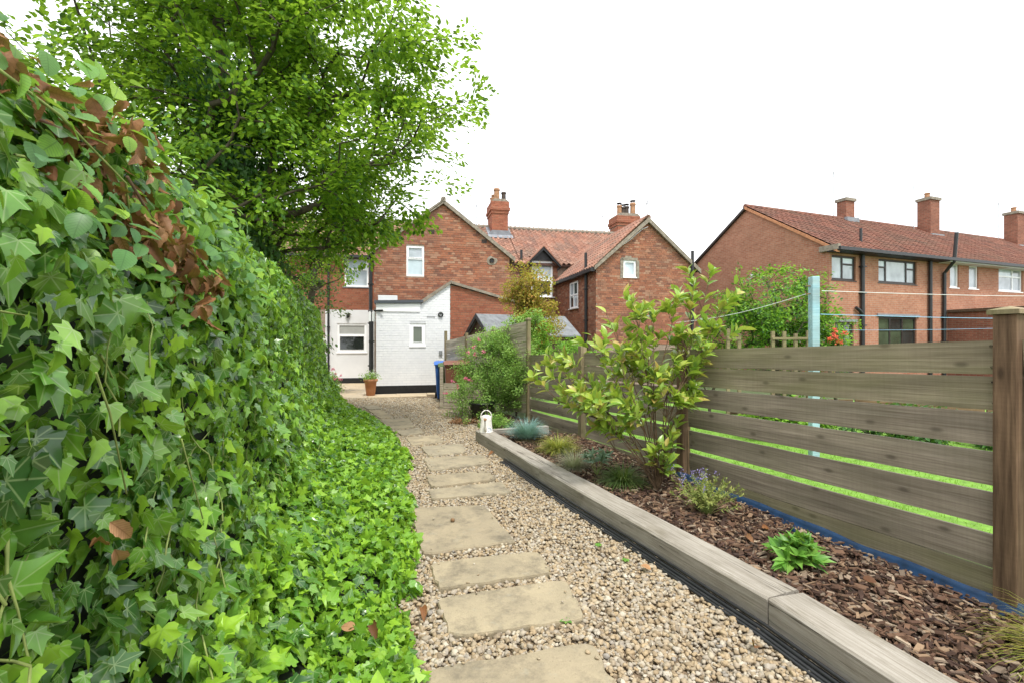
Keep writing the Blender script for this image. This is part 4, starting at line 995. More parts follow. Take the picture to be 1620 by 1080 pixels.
# bark chips
CH = MB().add([(-.5, -.5, -.4), (.5, -.35, -.5), (.42, .5, -.4), (-.45, .4, -.5), (-.4, -.4, .5), (.45, -.3, .4), (.38, .42, .5), (-.42, .35, .4)], [(0, 3, 2, 1), (4, 5, 6, 7), (0, 1, 5, 4), (1, 2, 6, 5), (2, 3, 7, 6), (3, 0, 4, 7)])
n = 16000
y = .2+RNG.random(n)**1.35*7.2
l = np.array([sleeper_x(v)+.24 for v in y]); rr_ = np.array([fence_x(v)-.02 for v in y]); x = l+(rr_-l)*RNG.random(n)
yaw = RNG.random(n)*6.28; dirs = np.c_[np.cos(yaw), np.sin(yaw), RNG.normal(0, .22, n)]; nr = np.array([0, 0, 1.])+gauss(n, .3)
A = frames(np.c_[x, y, .145+RNG.random(n)*.035], dirs, nr, np.ones(n))
ln = .018+.07*RNG.random(n)**1.6; wd = ln*RNG.uniform(.08, .45, n); th = RNG.uniform(.005, .012, n)
A[:, :3, 0] *= wd[:, None]; A[:, :3, 1] *= ln[:, None]; A[:, :3, 2] *= th[:, None]
tag(link('bark_chips', joined('bark_chips', CH, A, 'bark')), 'brown bark chippings covering the bed between sleepers and fence', 'bark', kind='stuff')
n = 1500
y = RNG.uniform(7.6, 12.6, n); l = np.array([gravel_right(v) for v in y]); rr_ = np.array([fence_x(v) for v in y]); x = l+(rr_-l)*RNG.random(n)
yaw = RNG.random(n)*6.28
A = frames(np.c_[x, y, np.full(n, .045)], np.c_[np.cos(yaw), np.sin(yaw), RNG.normal(0, .2, n)], np.array([0, 0, 1.])+gauss(n, .3), np.ones(n))
A[:, :3, 0] *= .02; A[:, :3, 1] *= .05; A[:, :3, 2] *= .01
tag(link('bark_litter', joined('bark_litter', CH, A, 'bark')), 'dark bark litter under the pink flowered bush', 'bark', kind='stuff')
# blue weed membrane at the foot of the fence
b = MB(); k = 46
for i in range(k+1):
    t = -.5+3.1*i/k; p = fence_pt(t); nx, ny = -.944, -.330
    w0 = .015*mnoise.noise(Vector((t*3, 0, 0))); h = .085+.035*mnoise.noise(Vector((t*2.3, 4, 0)))
    for off, z in ((.11+w0*2, .12), (.075+w0, .145), (.055+w0, .155+h*.4), (.045+w0*1.5, .15+h*.8)): b.v.append((p[0]+nx*off, p[1]+ny*off, z))
for i in range(k):
    for j in range(3): b.f.append((i*4+j, i*4+j+1, (i+1)*4+j+1, (i+1)*4+j))
o = b.build('weed_membrane', 'membrane', smooth=True); tag(o, 'dark blue weed membrane edge showing along the foot of the fence', 'membrane')
o.modifiers.new('thickness', 'SOLIDIFY').thickness = .003

# ------------------------------------------------------------------ fences
BOARDH = .186; GAPS = [.013, .018, .033, .037, .046, .011]
fd = Vector((-.330, .944, 0)); fn = Vector((.944, .330, 0))
fence = empty('slatted_fence', (2.67, 2.63, 0), 0, 'weathered horizontal board fence along the bark bed, gaps showing lawn', 'fence')
def post(par, p, h, z0=0, w=.1, mat='wood_post', cap=True, d=fd, capmat='wood_post_pale'):
    n_ = Vector((d.y, -d.x, 0))
    m = Matrix(((0, n_.x, d.x, p[0]), (0, n_.y, d.y, p[1]), (1, 0, 0, z0), (0, 0, 0, 1)))
    o = MB().box((-.3, -w/2, -w/2), (h, w/2, w/2)).build('post', mat, par, mtx=m, bevel=.004)
    if cap:
        MB().add([(h+.001, -w*.68, -w*.68), (h+.001, w*.68, -w*.68), (h+.001, w*.68, w*.68), (h+.001, -w*.68, w*.68), (h+.025, -w*.68, -w*.68), (h+.025, w*.68, -w*.68), (h+.025, w*.68, w*.68), (h+.025, -w*.68, w*.68), (h+.045, 0, 0)], [(0, 1, 2, 3), (0, 4, 5, 1), (1, 5, 6, 2), (2, 6, 7, 3), (3, 7, 4, 0), (4, 8, 5), (5, 8, 6), (6, 8, 7), (7, 8, 4)]).build('post_cap', capmat, o)
    return o
def bay(par, p0, p1, zt0, zt1, boards, seed, mats, zb=None, d=None, th=.022, side=0.0, screws=False):
    """boards: list of (top offset, height)"""
    r = random.Random(seed)
    a, b_ = Vector((p0[0], p0[1], zt0)), Vector((p1[0], p1[1], zt1)); dd = (b_-a); L_ = dd.length; dd.normalize()
    n_ = Vector((dd.y, -dd.x, 0)).normalized(); up = n_.cross(dd); up = -up if up.z < 0 else up
    for i, (o_, h_) in enumerate(boards):
        q0, q1 = r.uniform(-.006, .006), r.uniform(-.006, .006)
        M4 = Matrix(((dd.x, n_.x, up.x, a.x+n_.x*side), (dd.y, n_.y, up.y, a.y+n_.y*side), (dd.z, n_.z, up.z, a.z), (0, 0, 0, 1)))
        bb = MB(); ns = 10; cup = r.uniform(-.007, .007)
        for k in range(ns+1):
            x = L_*k/ns; sag = -.006*math.sin(math.pi*k/ns)*r.random()
            for (y_, z_) in ((-th/2, -o_-h_), (-th/2+cup, -o_-h_/2), (-th/2, -o_), (th/2, -o_), (th/2+cup, -o_-h_/2), (th/2, -o_-h_)):
                bb.v.append((x, y_, z_+sag+q0+(q1-q0)*k/ns))
        for k in range(ns):
            for j in range(6): bb.f.append((k*6+j, k*6+(j+1) % 6, (k+1)*6+(j+1) % 6, (k+1)*6+j))
        bb.f.append((0, 1, 2, 3, 4, 5)); bb.f.append(tuple(ns*6+j for j in (5, 4, 3, 2, 1, 0)))
        o = bb.build('board', mats(i), par, mtx=M4)
        if screws:
            for x in (.03, L_-.035):
                for z_ in (-o_-.035, -o_-h_+.035):
                    MB().lathe([(.0, -.002), (.006, -.002), (.006, .004)], 8).build('screw', 'pot_dark', o, mtx=Matrix.Translation((x, -th/2-.001, z_)) @ Matrix.Rotation(math.pi/2, 4, 'X'))
offs = []; q = 0
for i in range(7):
    offs.append((q, BOARDH)); q += BOARDH+(GAPS[i] if i < 6 else 0)
base2 = Vector((2.67, 2.63, 0))
def rel(p): return (p[0]-2.67, p[1]-2.63)
PT = [(-2.3, 1.69), (-.07, 1.61), (2.56, 1.52), (4.85, 1.425), (7.1, 1.33)]
for i, (t, zt) in enumerate(PT):
    top = {0: 1.84, 1: 1.745, 2: 1.63, 3: 1.53, 4: 1.42}[i]
    post(fence, rel(fence_pt(t)), min(top, 1.35) if i == 4 else top, cap=(i in (0, 1)), w=.1 if i < 4 else .08, mat='wood_post' if i < 3 else 'wood_post_pale')
for i in range(4):
    t0, z0 = PT[i]; t1, z1 = PT[i+1]
    bay(fence, rel(fence_pt(t0+.05)), rel(fence_pt(t1-.05)), z0, z1, offs, i+3, lambda k: 'wood_fence_green' if k < 2 or k == 6 else 'wood_fence', screws=(i == 1), side=.012)
tall = empty('boarded_fence', (.324, 9.34, 0), 0, 'taller boarded fence stepping down towards the bins and white wall', 'fence')
TP = [((.324, 9.34), 2.02, 2.0), ((-.42, 10.77), 1.93, 1.86), ((-1.17, 12.2), 1.82, 1.74), ((-1.9, 13.6), 1.9, 1.62)]
dt = Vector((-2.224, 4.26, 0)).normalized()
for (p, h, z) in TP: post(tall, (p[0]-.324, p[1]-9.34), h, cap=(p[0] > 0), d=dt, w=.07, mat='wood_post_pale')
for i in range(3):
    p0, p1 = TP[i][0], TP[i+1][0]
    bo = [(k*.20, .19) for k in range(9)]
    bay(tall, (p0[0]-.324-.02, p0[1]-9.34+.05), (p1[0]-.324+.02, p1[1]-9.34-.05), TP[i][2], TP[i+1][2], bo, 40+i, lambda k: 'wood_fence_far')
# small blue tie on the post
b = MB()
for q in range(3): b.lathe([(.072, -.008+q*.02), (.076, 0+q*.02), (.072, .008+q*.02)], 12, (0, 0, 0))
pz = fence_pt(2.56)
tag(b.build('plant_tie', 'plastic_blue', mtx=Matrix.Translation((pz[0], pz[1], .98))), 'blue plastic tie round the fence post beside the glossy shrub', 'tie')

# ------------------------------------------------------------------ ivy hedge
YS0, YS1 = -1.0, 13.6
def prof(y, p):
    """p in 0..1 from behind the crest down to the edge on the ground: offset from crest line and height"""
    e = edge_w(y)+.13*mnoise.noise(Vector((y*2.1, 3, 0)))+.07*mnoise.noise(Vector((y*6.3, 5, 0)))
    zc = float(np.interp(y, [.9, 1.6, 3, 6], [2.24, 2.27, 2.36, 2.40]))+.07*mnoise.noise(Vector((y*.9, 0, 5)))-max(0, (y-11.5))*.12
    if y > 12.8: zc *= max(.15, 1-(y-12.8)*.9)
    P = [(-.55, zc-.55), (-.28, zc-.06), (-.04, zc), (.07, zc*.90), (.13, zc*.70), (.20, zc*.48), (.31, zc*.30), (.48, zc*.165), (e*.66, .21), (e*.92, .13), (e, .03)]
    k = [0, .09, .17, .26, .40, .53, .64, .74, .86, .95, 1]
    w = np.interp(p, k, [a[0] for a in P]); z = np.interp(p, k, [a[1] for a in P])
    return w, z
def hedge_pt(y, p):
    w, z = prof(y, p)
    nz = mnoise.noise(Vector((y*1.6, p*6, 0)))*.14+mnoise.noise(Vector((y*4.1, p*15, 3)))*.05
    sc = min(1, .3+p*3)*(1 if p < .8 else .4)
    return np.array([crest_x(y)+w+nz*sc*.8, y, max(.012, z+nz*sc*.5)])
hedge = empty('ivy_hedge', (-1.5, 2, 0), 0, 'tall hedge smothered in glossy ivy along the left of the path', 'hedge')
HB = np.array([-1.5, 2, 0])
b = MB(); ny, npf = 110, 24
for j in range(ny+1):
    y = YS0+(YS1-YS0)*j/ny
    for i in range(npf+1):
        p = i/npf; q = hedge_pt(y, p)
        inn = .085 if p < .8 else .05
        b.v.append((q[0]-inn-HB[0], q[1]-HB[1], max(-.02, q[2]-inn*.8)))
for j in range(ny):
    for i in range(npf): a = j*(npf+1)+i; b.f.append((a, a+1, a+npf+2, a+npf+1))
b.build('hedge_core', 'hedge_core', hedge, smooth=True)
def hedge_samples(n, y0, y1, p0, p1, ypow=1.0):
    ys = y0+(y1-y0)*RNG.random(n)**ypow; ps = p0+(p1-p0)*RNG.random(n)
    P = np.array([hedge_pt(a, b_) for a, b_ in zip(ys, ps)])
    e = .02
    Dp = np.array([hedge_pt(a, min(1, b_+e)) for a, b_ in zip(ys, ps)])-np.array([hedge_pt(a, max(0, b_-e)) for a, b_ in zip(ys, ps)])
    Dy = np.tile(np.array([-.35, 1, 0]), (n, 1))
    Nn = unit(np.cross(Dp, Dy)); Nn[Nn[:, 2] < -.2] *= -1
    flip = (Nn[:, 0] < 0) & (ps > .2); Nn[flip] *= -1
    Nn = unit(Nn+np.array([.12, -.12, .5]))
    return ys, ps, P, unit(Dp), Nn
def visible(P):
    """rough test whether a spot lies in the picture"""
    px = 810+750*P[:, 0]/np.maximum(P[:, 1], .05); py = 540-750*(P[:, 2]-1.6)/np.maximum(P[:, 1], .05)
    return (P[:, 1] > .3) & (px > -120) & (px < 1700) & (py > -100) & (py < 1200)
A_all = []
def ivy_set(n, y0, y1, p0, p1, s0, s1, dep, hang=.9, ypow=1.0, jit=.45):
    ys, ps, P, D, Nn = hedge_samples(n, y0, y1, p0, p1, ypow)
    depth = RNG.random(n)**.7*dep
    P = P+Nn*(depth[:, None]-dep*.55)
    dirs = D*hang+gauss(n, .45); nr = Nn+gauss(n, jit)
    sz = (s0+(s1-s0)*RNG.random(n)**1.7)*np.where(RNG.random(n) < .10, 1.35, 1)
    sz *= np.clip(np.linalg.norm(P-np.array([0, 0, 1.6]), axis=1)/1.35, .55, 1)
    gap = np.array([mnoise.noise(Vector((a*4.5, b_*17, 9))) for a, b_ in zip(ys, ps)])
    k = visible(P) & ((gap > -.18) | (RNG.random(n) < .4))
    A = frames(P[k]-HB, dirs[k], nr[k], sz[k], RNG.uniform(.8, 1.2, k.sum()))
    A[:, :3, 2] *= RNG.uniform(-.4, 2.6, k.sum())[:, None]
    return A
near = np.concatenate([ivy_set(7800, -.2, 3.2, .12, .80, .036, .088, .13), ivy_set(2600, -.2, 3.2, .12, .72, .04, .08, .03)-np.array([[0, 0, 0, .05], [0, 0, 0, -.02], [0, 0, 0, .03], [0, 0, 0, 0]])])
mid = ivy_set(11000, 3.0, 7.5, .10, .80, .042, .08, .13)
far = ivy_set(9000, 7.5, 13.6, .04, .86, .048, .085, .14)
carp1 = ivy_set(7500, .4, 4.0, .66, 1.0, .035, .078, .12, .35, 1, .55)
carp2 = ivy_set(12000, 4.0, 9.5, .66, 1.0, .04, .078, .13, .35, 1, .55)
carp3 = ivy_set(2600, 9.0, 13.5, .70, 1.0, .045, .08, .13, .35, 1, .55)
def dist(A): return np.linalg.norm(A[:, :3, 3]+HB-np.array([0, 0, 1.6]), axis=1)/np.linalg.norm(A[:, :3, 1], axis=1)
order = np.argsort(dist(near)); near = near[order]
for k, pr in enumerate((IVY, IVY2, IVY3)):
    me = pr.mesh('ivy_leaf', 'ivy', True)
    for m in near[:300][k::3]: link('ivy_leaf', me, hedge, Matrix(m))
rest = np.concatenate([near[300:], mid, far])
RNG.shuffle(rest)
young = RNG.random(len(rest)) < np.interp(rest[:, 1, 3]+2, [0, 3, 6, 12], [.22, .36, .46, .5])
def put_leaves(par, name, arr, mat, protos, smooth=True):
    o = link(name, merged(name, [(pr, arr[k::len(protos)]) for k, pr in enumerate(protos)], mat, smooth), par); tag(o, kind='stuff'); return o
put_leaves(hedge, 'ivy_foliage', rest[~young], 'ivy', (IVY, IVY2, IVY3, IVY))
put_leaves(hedge, 'young_ivy_foliage', rest[young], 'ivy_young', (IVY, IVY2, IVY3))
carp = np.concatenate([carp1, carp2, carp3]); RNG.shuffle(carp)
yc = RNG.random(len(carp)) < .82
put_leaves(hedge, 'ground_ivy', carp[yc], 'ivy_young', (IVY, IVY2, IVY))
put_leaves(hedge, 'dark_ground_ivy', carp[~yc], 'ivy', (IVY2, IVY3))
# beech shoots and withered leaves at the top near the camera
ys, ps, P, D, Nn = hedge_samples(900, .75, 3.4, .10, .36, 1.1)
P = P+Nn*RNG.uniform(-.02, .16, 900)[:, None]+np.c_[np.zeros(900), np.zeros(900), np.maximum(0, .3-ps)*.35*RNG.random(900)]
k = visible(P) & (P[:, 1] > .95)
A = frames((P-HB)[k], (D*.6+np.array([.3, -.1, .1])+gauss(900, .5))[k], (Nn+np.array([0, 0, .5])+gauss(900, .4))[k], RNG.uniform(.042, .078, 900)[k])
A = A[np.argsort(dist(A))]; pieces(hedge, 'beech_leaf', BEECH, [m for m in A[:290]], 'beech', 290, smooth=True)
put_leaves(hedge, 'beech_foliage', A[290:], 'beech', (BEECH,))
def dead_cluster(y, p, n, sp):
    c = hedge_pt(y, p)
    P = c+gauss(n, 1)*np.array([sp*.6, sp, sp*.7])+np.array([.08, 0, 0])
    return P
DP = np.concatenate([dead_cluster(1.05, .16, 26, .07), dead_cluster(1.3, .20, 30, .09), dead_cluster(1.6, .25, 34, .09), dead_cluster(1.75, .29, 30, .07), dead_cluster(1.35, .27, 22, .08), dead_cluster(1.9, .33, 26, .055), dead_cluster(1.55, .15, 12, .07)])
DP = DP[DP[:, 1] > .98]
n = len(DP)
A = frames(DP-HB, np.array([.15, 0, -1])+gauss(n, .55), np.array([.8, -.6, .2])+gauss(n, .7), RNG.uniform(.035, .07, n))
pieces(hedge, 'dead_leaf', DEAD, [m for m in A], 'dead_leaf', 300, smooth=True)
n = 240; cs = DP[RNG.integers(0, len(DP), n)]+gauss(n, .04)+np.array([-.04, 0, -.02])
A = frames(cs-HB, np.array([.15, 0, -1])+gauss(n, .6), np.array([.8, -.6, .2])+gauss(n, .8), RNG.uniform(.03, .065, n)); A[:, :3, 2] *= RNG.uniform(.5, 2.2, n)[:, None]
put_leaves(hedge, 'withered_foliage', A, 'dead_leaf', (DEAD,))
# stems and runners
rs = random.Random(8)
for (pts, mt, rd) in (
  ([(.0, .20), (.2, .22), (.42, .26), (.55, .31)], 'vine', .0035), ([(.45, .25), (.7, .28), (.95, .31)], 'twig', .005), ([(.5, .48), (.56, .50), (.58, .55)], 'vine', .0025), ([(.05, .42), (.15, .44), (.2, .49)], 'vine', .0025)):
    q = []
    for (yy, pp) in pts:
        c = hedge_pt(.95+yy, pp); q.append(c+np.array([.12, -.03, .02])-HB)
    MB().tube(q, [rd, rd, rd*.8, rd*.6][:len(q)], 6).build('stem', mt, hedge, smooth=True)
bst = MB(); rs = random.Random(12)
for i in range(210):
    yy, pp = .5+rs.random()**1.6*8, rs.uniform(.16, .72); q = []
    dy, dp = rs.uniform(-.05, .09), rs.uniform(-.06, .06)
    lift = rs.uniform(-.01, .075)
    for k in range(5):
        c = hedge_pt(yy+dy*k*.6+rs.gauss(0, .012), min(.95, max(.1, pp+dp*k*.35))); q.append(c+np.array([.7, -.3, .4])*(lift+.012*math.sin(k*1.7))-HB)
    bst.tube(q, [.0035, .003, .0026, .0022, .0015], 4, cap=False)
tag(bst.build('ivy_stems', 'vine', hedge, smooth=True), kind='stuff')
# fallen leaves: pixel-derived spots on the ivy, gravel and bark
r = random.Random(3)
FLV = [(562, 1000, .2, 'brown curled leaf on the ground ivy, left one of a pair near the bottom slab'), (590, 992, .2, 'brown curled leaf on the ground ivy beside the bottom slab'),
 (470, 885, .22, 'brown dead leaf half buried in the middle of the ground ivy'), (440, 992, .2, 'brown dead leaf on the ivy at the bottom, left of the pair'),
 (648, 1014, .05, 'brown leaf on the gravel between ivy and bottom slab'), (668, 965, .05, 'brown leaf on the gravel beside the chipped slab'),
 (376, 1042, .2, 'brown dead leaf at the bottom edge of the ivy'), (482, 742, .24, 'small brown leaf high on the ivy slope'),
 (1080, 748, .17, 'orange leaf on the bark under the glossy shrub'), (1365, 918, .17, 'orange leaf on the bark right of the bright green plant'),
 (1205, 838, .17, 'orange leaf on the bark between the purple herb and fence'), (1180, 852, .17, 'small orange leaf on the bark below the purple herb'),
 (962, 778, .05, 'brown leaf on the gravel against the black edging'), (868, 724, .05, 'pale tan leaf on gravel by the middle sleeper'),
 (1193, 1030, .05, 'rust coloured leaf on the gravel near the sleeper joint'), (1015, 897, .05, 'dark red leaf lying out on the open gravel'), (780, 716, .05, 'pale leaf on gravel level with the far sleeper')]
for i, (px, py, z, lab) in enumerate(FLV):
    Y = (1.6-z)*750/(py-540); X = (px-810)/750*Y
    m = frames(np.array([[X, Y, z+.02]]), np.array([[r.uniform(-1, 1), r.uniform(-1, 1), .1]]), np.array([[r.uniform(-.4, .4), -.4, 1]]), [r.uniform(.06, .085)])[0]
    o = link('fallen_leaf', (DEAD if i % 3 else BEECH).mesh('fallen_leaf', 'dead_leaf', True), None, Matrix(m)); tag(o, lab, 'leaf', 'fallen leaves')
o = hedge_pt(1.05, .50)
for dx, dz, a in ((.10, 0, -.6), (.12, .03, .9), (.13, -.03, .1)):
    m = frames(np.array([[o[0]+dx-HB[0], o[1]-HB[1], o[2]+dz]]), np.array([[.6*a, .3, -.6]]), np.array([[.8, -.7, .3]]), [.06])[0]
    link('dead_leaf', DEAD.mesh('dead_leaf', 'dead_leaf', True), hedge, Matrix(m))

# ------------------------------------------------------------------ trees
def grow(par, trunk_pts, trunk_r, clusters, name='branches', bark='bark_tree', rmin=.005, minr=None, kexp=.5):
    """branch network: clusters joined to the nearest node nearer the trunk; radius by the number carried"""
    nodes = [Vector(p) for p in trunk_pts]; parent = [-1]+list(range(len(trunk_pts)-1)); carry = [0]*len(nodes)
    root = nodes[0]
    order = sorted(range(len(clusters)), key=lambda i: (Vector(clusters[i])-nodes[len(trunk_pts)//2]).length)
    tips = {}
    NA = [tuple(n_) for n_ in nodes]
    dep = [0.0]*len(nodes)
    for i in order:
        c = Vector(clusters[i]); arr = np.array(NA)
        dv = arr-np.array(c); d2 = np.sqrt((dv**2).sum(1))
        cost = d2*(1+.9*np.maximum(0, dv[:, 2])/np.maximum(d2, .01))+.25*np.array(dep)
        j = int(np.argmin(cost)); a = nodes[j]; L_ = (c-a).length
        ns = max(1, int(L_/.35)); prev = j
        bend = Vector((random.uniform(-1, 1), random.uniform(-1, 1), random.uniform(-.2, .6)))*.12*L_
        for k in range(1, ns+1):
            t = k/ns; p = a.lerp(c, t)+bend*math.sin(math.pi*t)
            nodes.append(p); NA.append(tuple(p)); parent.append(prev); carry.append(0); dep.append(dep[prev]+L_/ns*.5); prev = len(nodes)-1
        tips[i] = prev
    for i, t in tips.items():
        j = t
        while j >= 0: carry[j] += 1; j = parent[j]
    total = max(carry); b = MB(); nt_ = len(trunk_pts)
    def R_(j): return max(rmin, trunk_r*(carry[j]/total)**kexp)
    for j in range(1, len(nodes)):
        pa = parent[j]
        if carry[j] == 0 and j >= nt_: continue
        r0, r1 = (R_(pa) if j < nt_ else min(R_(pa), R_(j)*1.25)), R_(j)
        b.tube([nodes[pa], nodes[j]], [r0, r1], 7 if r1 > .02 else 4, cap=False)
    b.build(name, bark, par, smooth=True)
    return [(nodes[parent[tips[i]]] if parent[tips[i]] >= 0 else root) for i in range(len(clusters))]
def sprays(clusters, roots, per, L, flat, size, droop=.1):
    P = []; D = []; Z = []; s = []
    C = np.array(clusters); Rr = np.array([tuple(q) for q in roots]); out = C-Rr; out[:, 2] -= droop; out = unit(out+gauss(len(C), .15))
    for c, o in zip(C, out):
        n = int(per*random.uniform(.6, 1.35))
        side = np.cross(o, [0, 0, 1.]); side /= np.linalg.norm(side)+1e-6; up = np.cross(side, o)
        t = RNG.random(n)*L*random.uniform(.7, 1.2)-.25*L; w = RNG.normal(0, .33*L, n)*(1-.5*np.abs(t)/L); h = RNG.normal(0, flat*L, n)
        p = c+o*t[:, None]+side*w[:, None]+up*h[:, None]; p[:, 2] -= .25*w*w/L
        P.append(p); D.append(o*.8+side*np.sign(w)[:, None]*.6+gauss(n, .35)+[0, 0, -.15]); Z.append(up+gauss(n, .38)+[0, 0, .25]); s.append(RNG.uniform(size*.7, size*1.25, n))
    return frames(np.concatenate(P), np.concatenate(D), np.concatenate(Z), np.concatenate(s))
def blob_clusters(n, ells, thr=.0, fr=.5, shell=.35, seed=1):
    out = []; r = random.Random(seed); tries = 0
    vol = [e[1][0]*e[1][1]*e[1][2] for e in ells]
    while len(out) < n and tries < n*60:
        tries += 1
        c, rad = r.choices(ells, vol)[0]
        d = Vector((r.gauss(0, 1), r.gauss(0, 1), r.gauss(0, 1))).normalized()*(r.random()**shell)
        p = Vector((c[0]+d.x*rad[0], c[1]+d.y*rad[1], c[2]+d.z*rad[2]))
        if mnoise.noise(p*fr*2+Vector((seed*7, 0, 0))) < thr: continue
        out.append(tuple(p))
    return out
def make_tree(name, base, label, trunk, tr, cl, per, L, size, mat, group=None, flat=.14, dark=None, rmin=.005):
    t = empty(name, base, 0, label, 'tree', group)
    roots = grow(t, trunk, tr, cl, 'trunk', rmin=rmin)
    A = sprays(cl, roots, per, L, flat, size)
    if dark:
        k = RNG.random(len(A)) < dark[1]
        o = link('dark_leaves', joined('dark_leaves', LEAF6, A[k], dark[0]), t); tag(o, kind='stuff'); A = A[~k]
    o = link('crown', joined('crown', LEAF6, A, mat), t); tag(o, kind='stuff')
    return t
# the big tree behind the hedge (base local 0,0,0)
TB = (-4.35, 7.2, -.02)
cl = blob_clusters(1000, [((.6, 0, 5.0), (2.9, 2.4, 2.1)), ((2.2, .2, 5.3), (2.2, 1.8, 1.7)), ((-1.1, .2, 6.3), (2.7, 2.4, 2.0)), ((1.1, .1, 3.8), (1.9, 1.6, .9)), ((.5, 0, 7.3), (3.0, 2.2, 1.6)), ((1.6, .1, 3.7), (1.7, 1.3, .75))], -.14, .55, .5, 3)
cl = [c for c in cl if c[2] > 2.75+max(0, c[0]-1.0)*.42 and c[0] < 4.0-abs(c[2]-5)*.72 and (c[0] < 2.2 or random.random() < .62) and c[0] > -2.05+max(0, 6-c[2])*.3]
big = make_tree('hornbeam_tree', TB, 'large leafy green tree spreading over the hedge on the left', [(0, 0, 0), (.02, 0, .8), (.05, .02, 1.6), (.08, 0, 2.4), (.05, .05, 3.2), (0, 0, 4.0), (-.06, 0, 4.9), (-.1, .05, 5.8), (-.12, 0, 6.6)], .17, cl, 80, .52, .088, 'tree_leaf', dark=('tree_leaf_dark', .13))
# ivy up its trunk
n = 6500
th = RNG.random(n)*6.28; zz = RNG.uniform(.8, 5.7, n); rr_ = .34+.14*np.sin(zz*3+th)+.12*np.sin(zz*7+2*th)+RNG.random(n)**.6*.32
P = np.c_[rr_*np.cos(th)+.05, rr_*np.sin(th), zz]
A = frames(P, np.c_[np.cos(th)*.3, np.sin(th)*.3, -np.ones(n)]+gauss(n, .3), np.c_[np.cos(th), np.sin(th), .3*np.ones(n)]+gauss(n, .35), RNG.uniform(.06, .11, n))
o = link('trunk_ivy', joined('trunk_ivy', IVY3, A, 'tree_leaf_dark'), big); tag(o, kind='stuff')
# slim tree near the house
cl = blob_clusters(120, [((.25, 0, 4.3), (1.25, 1.1, 1.0)), ((.1, 0, 3.5), (.95, .9, .5)), ((-.9, 0, 4.4), (1.2, 1, .9))], -.25, .6, .45, 9)
make_tree('slim_tree', (-5.55, 12.9, -.02), 'slim young tree with bare curved trunk standing by the house', [(-.12, 0, 0), (-.1, 0, 1.0), (-.05, 0, 1.8), (.03, 0, 2.4), (.12, 0, 3.0), (.2, 0, 3.6)], .085, cl, 60, .5, .075, 'tree_leaf', dark=('tree_leaf_dark', .3))
# paler trees far left
cl = blob_clusters(200, [((0, 0, 6.0), (3.4, 3, 2.6))], -.2, .4, .45, 14)
make_tree('pale_tree', (-12.6, 11.5, -.02), 'pale green tree at the far left edge behind the large tree', [(0, 0, 0), (0, 0, 1.5), (.1, 0, 3), (0, 0, 4.5), (0, 0, 6)], .16, cl, 60, .8, .12, 'tree_leaf_pale')
cl = blob_clusters(170, [((0, 0, 3.2), (2.6, 2.2, 2.2)), ((1.6, 0, 2.6), (1.6, 1.5, 1.5))], -.2, .5, .45, 15)
make_tree('backdrop_tree', (-8.2, 13.5, -.02), 'dark green tree filling the gap between hedge and large tree', [(0, 0, 0), (0, 0, 1), (.05, 0, 2), (0, 0, 3)], .12, cl, 60, .7, .1, 'tree_leaf_dark')
# tree in the neighbour's garden
cl = blob_clusters(330, [((0, 0, 2.25), (1.05, .9, .75)), ((-.6, 0, 1.95), (.7, .7, .6)), ((.35, 0, 1.2), (.9, .7, .7)), ((.75, 0, 1.85), (.6, .5, .5))], -.25, .9, .35, 21)
make_tree('hawthorn_tree', (5.1, 9.2, .03), 'bushy bright green tree beyond the fence, left of the blue post', [(0, 0, 0), (.02, 0, .5), (0, .02, 1.0), (.03, 0, 1.5), (0, 0, 2.0)], .09, cl, 55, .27, .062, 'hawthorn', dark=('tree_leaf_dark', .35), flat=.2, rmin=.004)
# ochre leaved small tree behind the tall fence
cl = blob_clusters(260, [((0, 0, 2.65), (.62, .5, 1.05)), ((.2, 0, 2.0), (.7, .5, .55))], -.4, 1, .5, 31)
make_tree('acer_tree', (.42, 11.9, .0), 'slender ochre and orange leaved tree in front of the dormer', [(0, 0, 0), (0, 0, .6), (.03, 0, 1.2), (0, 0, 2.0), (.02, 0, 2.8)], .04, cl, 44, .26, .062, 'acer', flat=.25, rmin=.004)

# ------------------------------------------------------------------ shrubs and plants
def blades(n, L0, L1, w, spread, seg=5, up=1.0, droop=.8, base_r=.05):
    """arching grass blades as one mesh"""
    b = MB()
    for i in range(n):
        a = random.random()*6.283; L_ = random.uniform(L0, L1); e = random.uniform(.1, spread)
        d = Vector((math.cos(a), math.sin(a), 0)); side = Vector((-d.y, d.x, 0))
        p = d*random.random()*base_r+Vector((random.gauss(0, .01), random.gauss(0, .01), 0)); dz = up; ang = math.atan2(dz, e*1.6)
        k0 = len(b.v)
        for k in range(seg+1):
            t = k/seg; ww = w*(1-t**1.6)*.5+.0004
            b.v += [tuple(p-side*ww), tuple(p+side*ww)]
            p = p+(d*math.cos(ang)+Vector((0, 0, 1))*math.sin(ang))*(L_/seg); ang -= droop*random.uniform(.7, 1.3)/seg*(1+t)
        for k in range(seg): q = k0+2*k; b.f.append((q, q+1, q+3, q+2))
    b.uv = [(0, 0)]*len(b.v)
    return b
def at_px(px, py, z): p = pix(px, py, z); return (p[0], p[1], z)
def grass_tuft(name, loc, label, n, L0, L1, w, spread, mat, droop=.8, extra=None):
    t = empty(name, loc, 0, label, 'grass')
    o = link('blades', blades(n, L0, L1, w, spread, droop=droop).mesh('blades', mat), t); tag(o, kind='stuff')
    if extra:
        o = link('dry_blades', blades(extra[0], L0*.5, L1*.6, w, spread*1.6, droop=1.9).mesh('dry_blades', extra[1]), t); tag(o, kind='stuff')
    return t
grass_tuft('blue_fescue', (.22, 6.95, .15), 'spiky blue-grey grass tussock behind the watering can', 1500, .26, .42, .0045, 1.0, 'fescue', .55, (500, 'straw'))
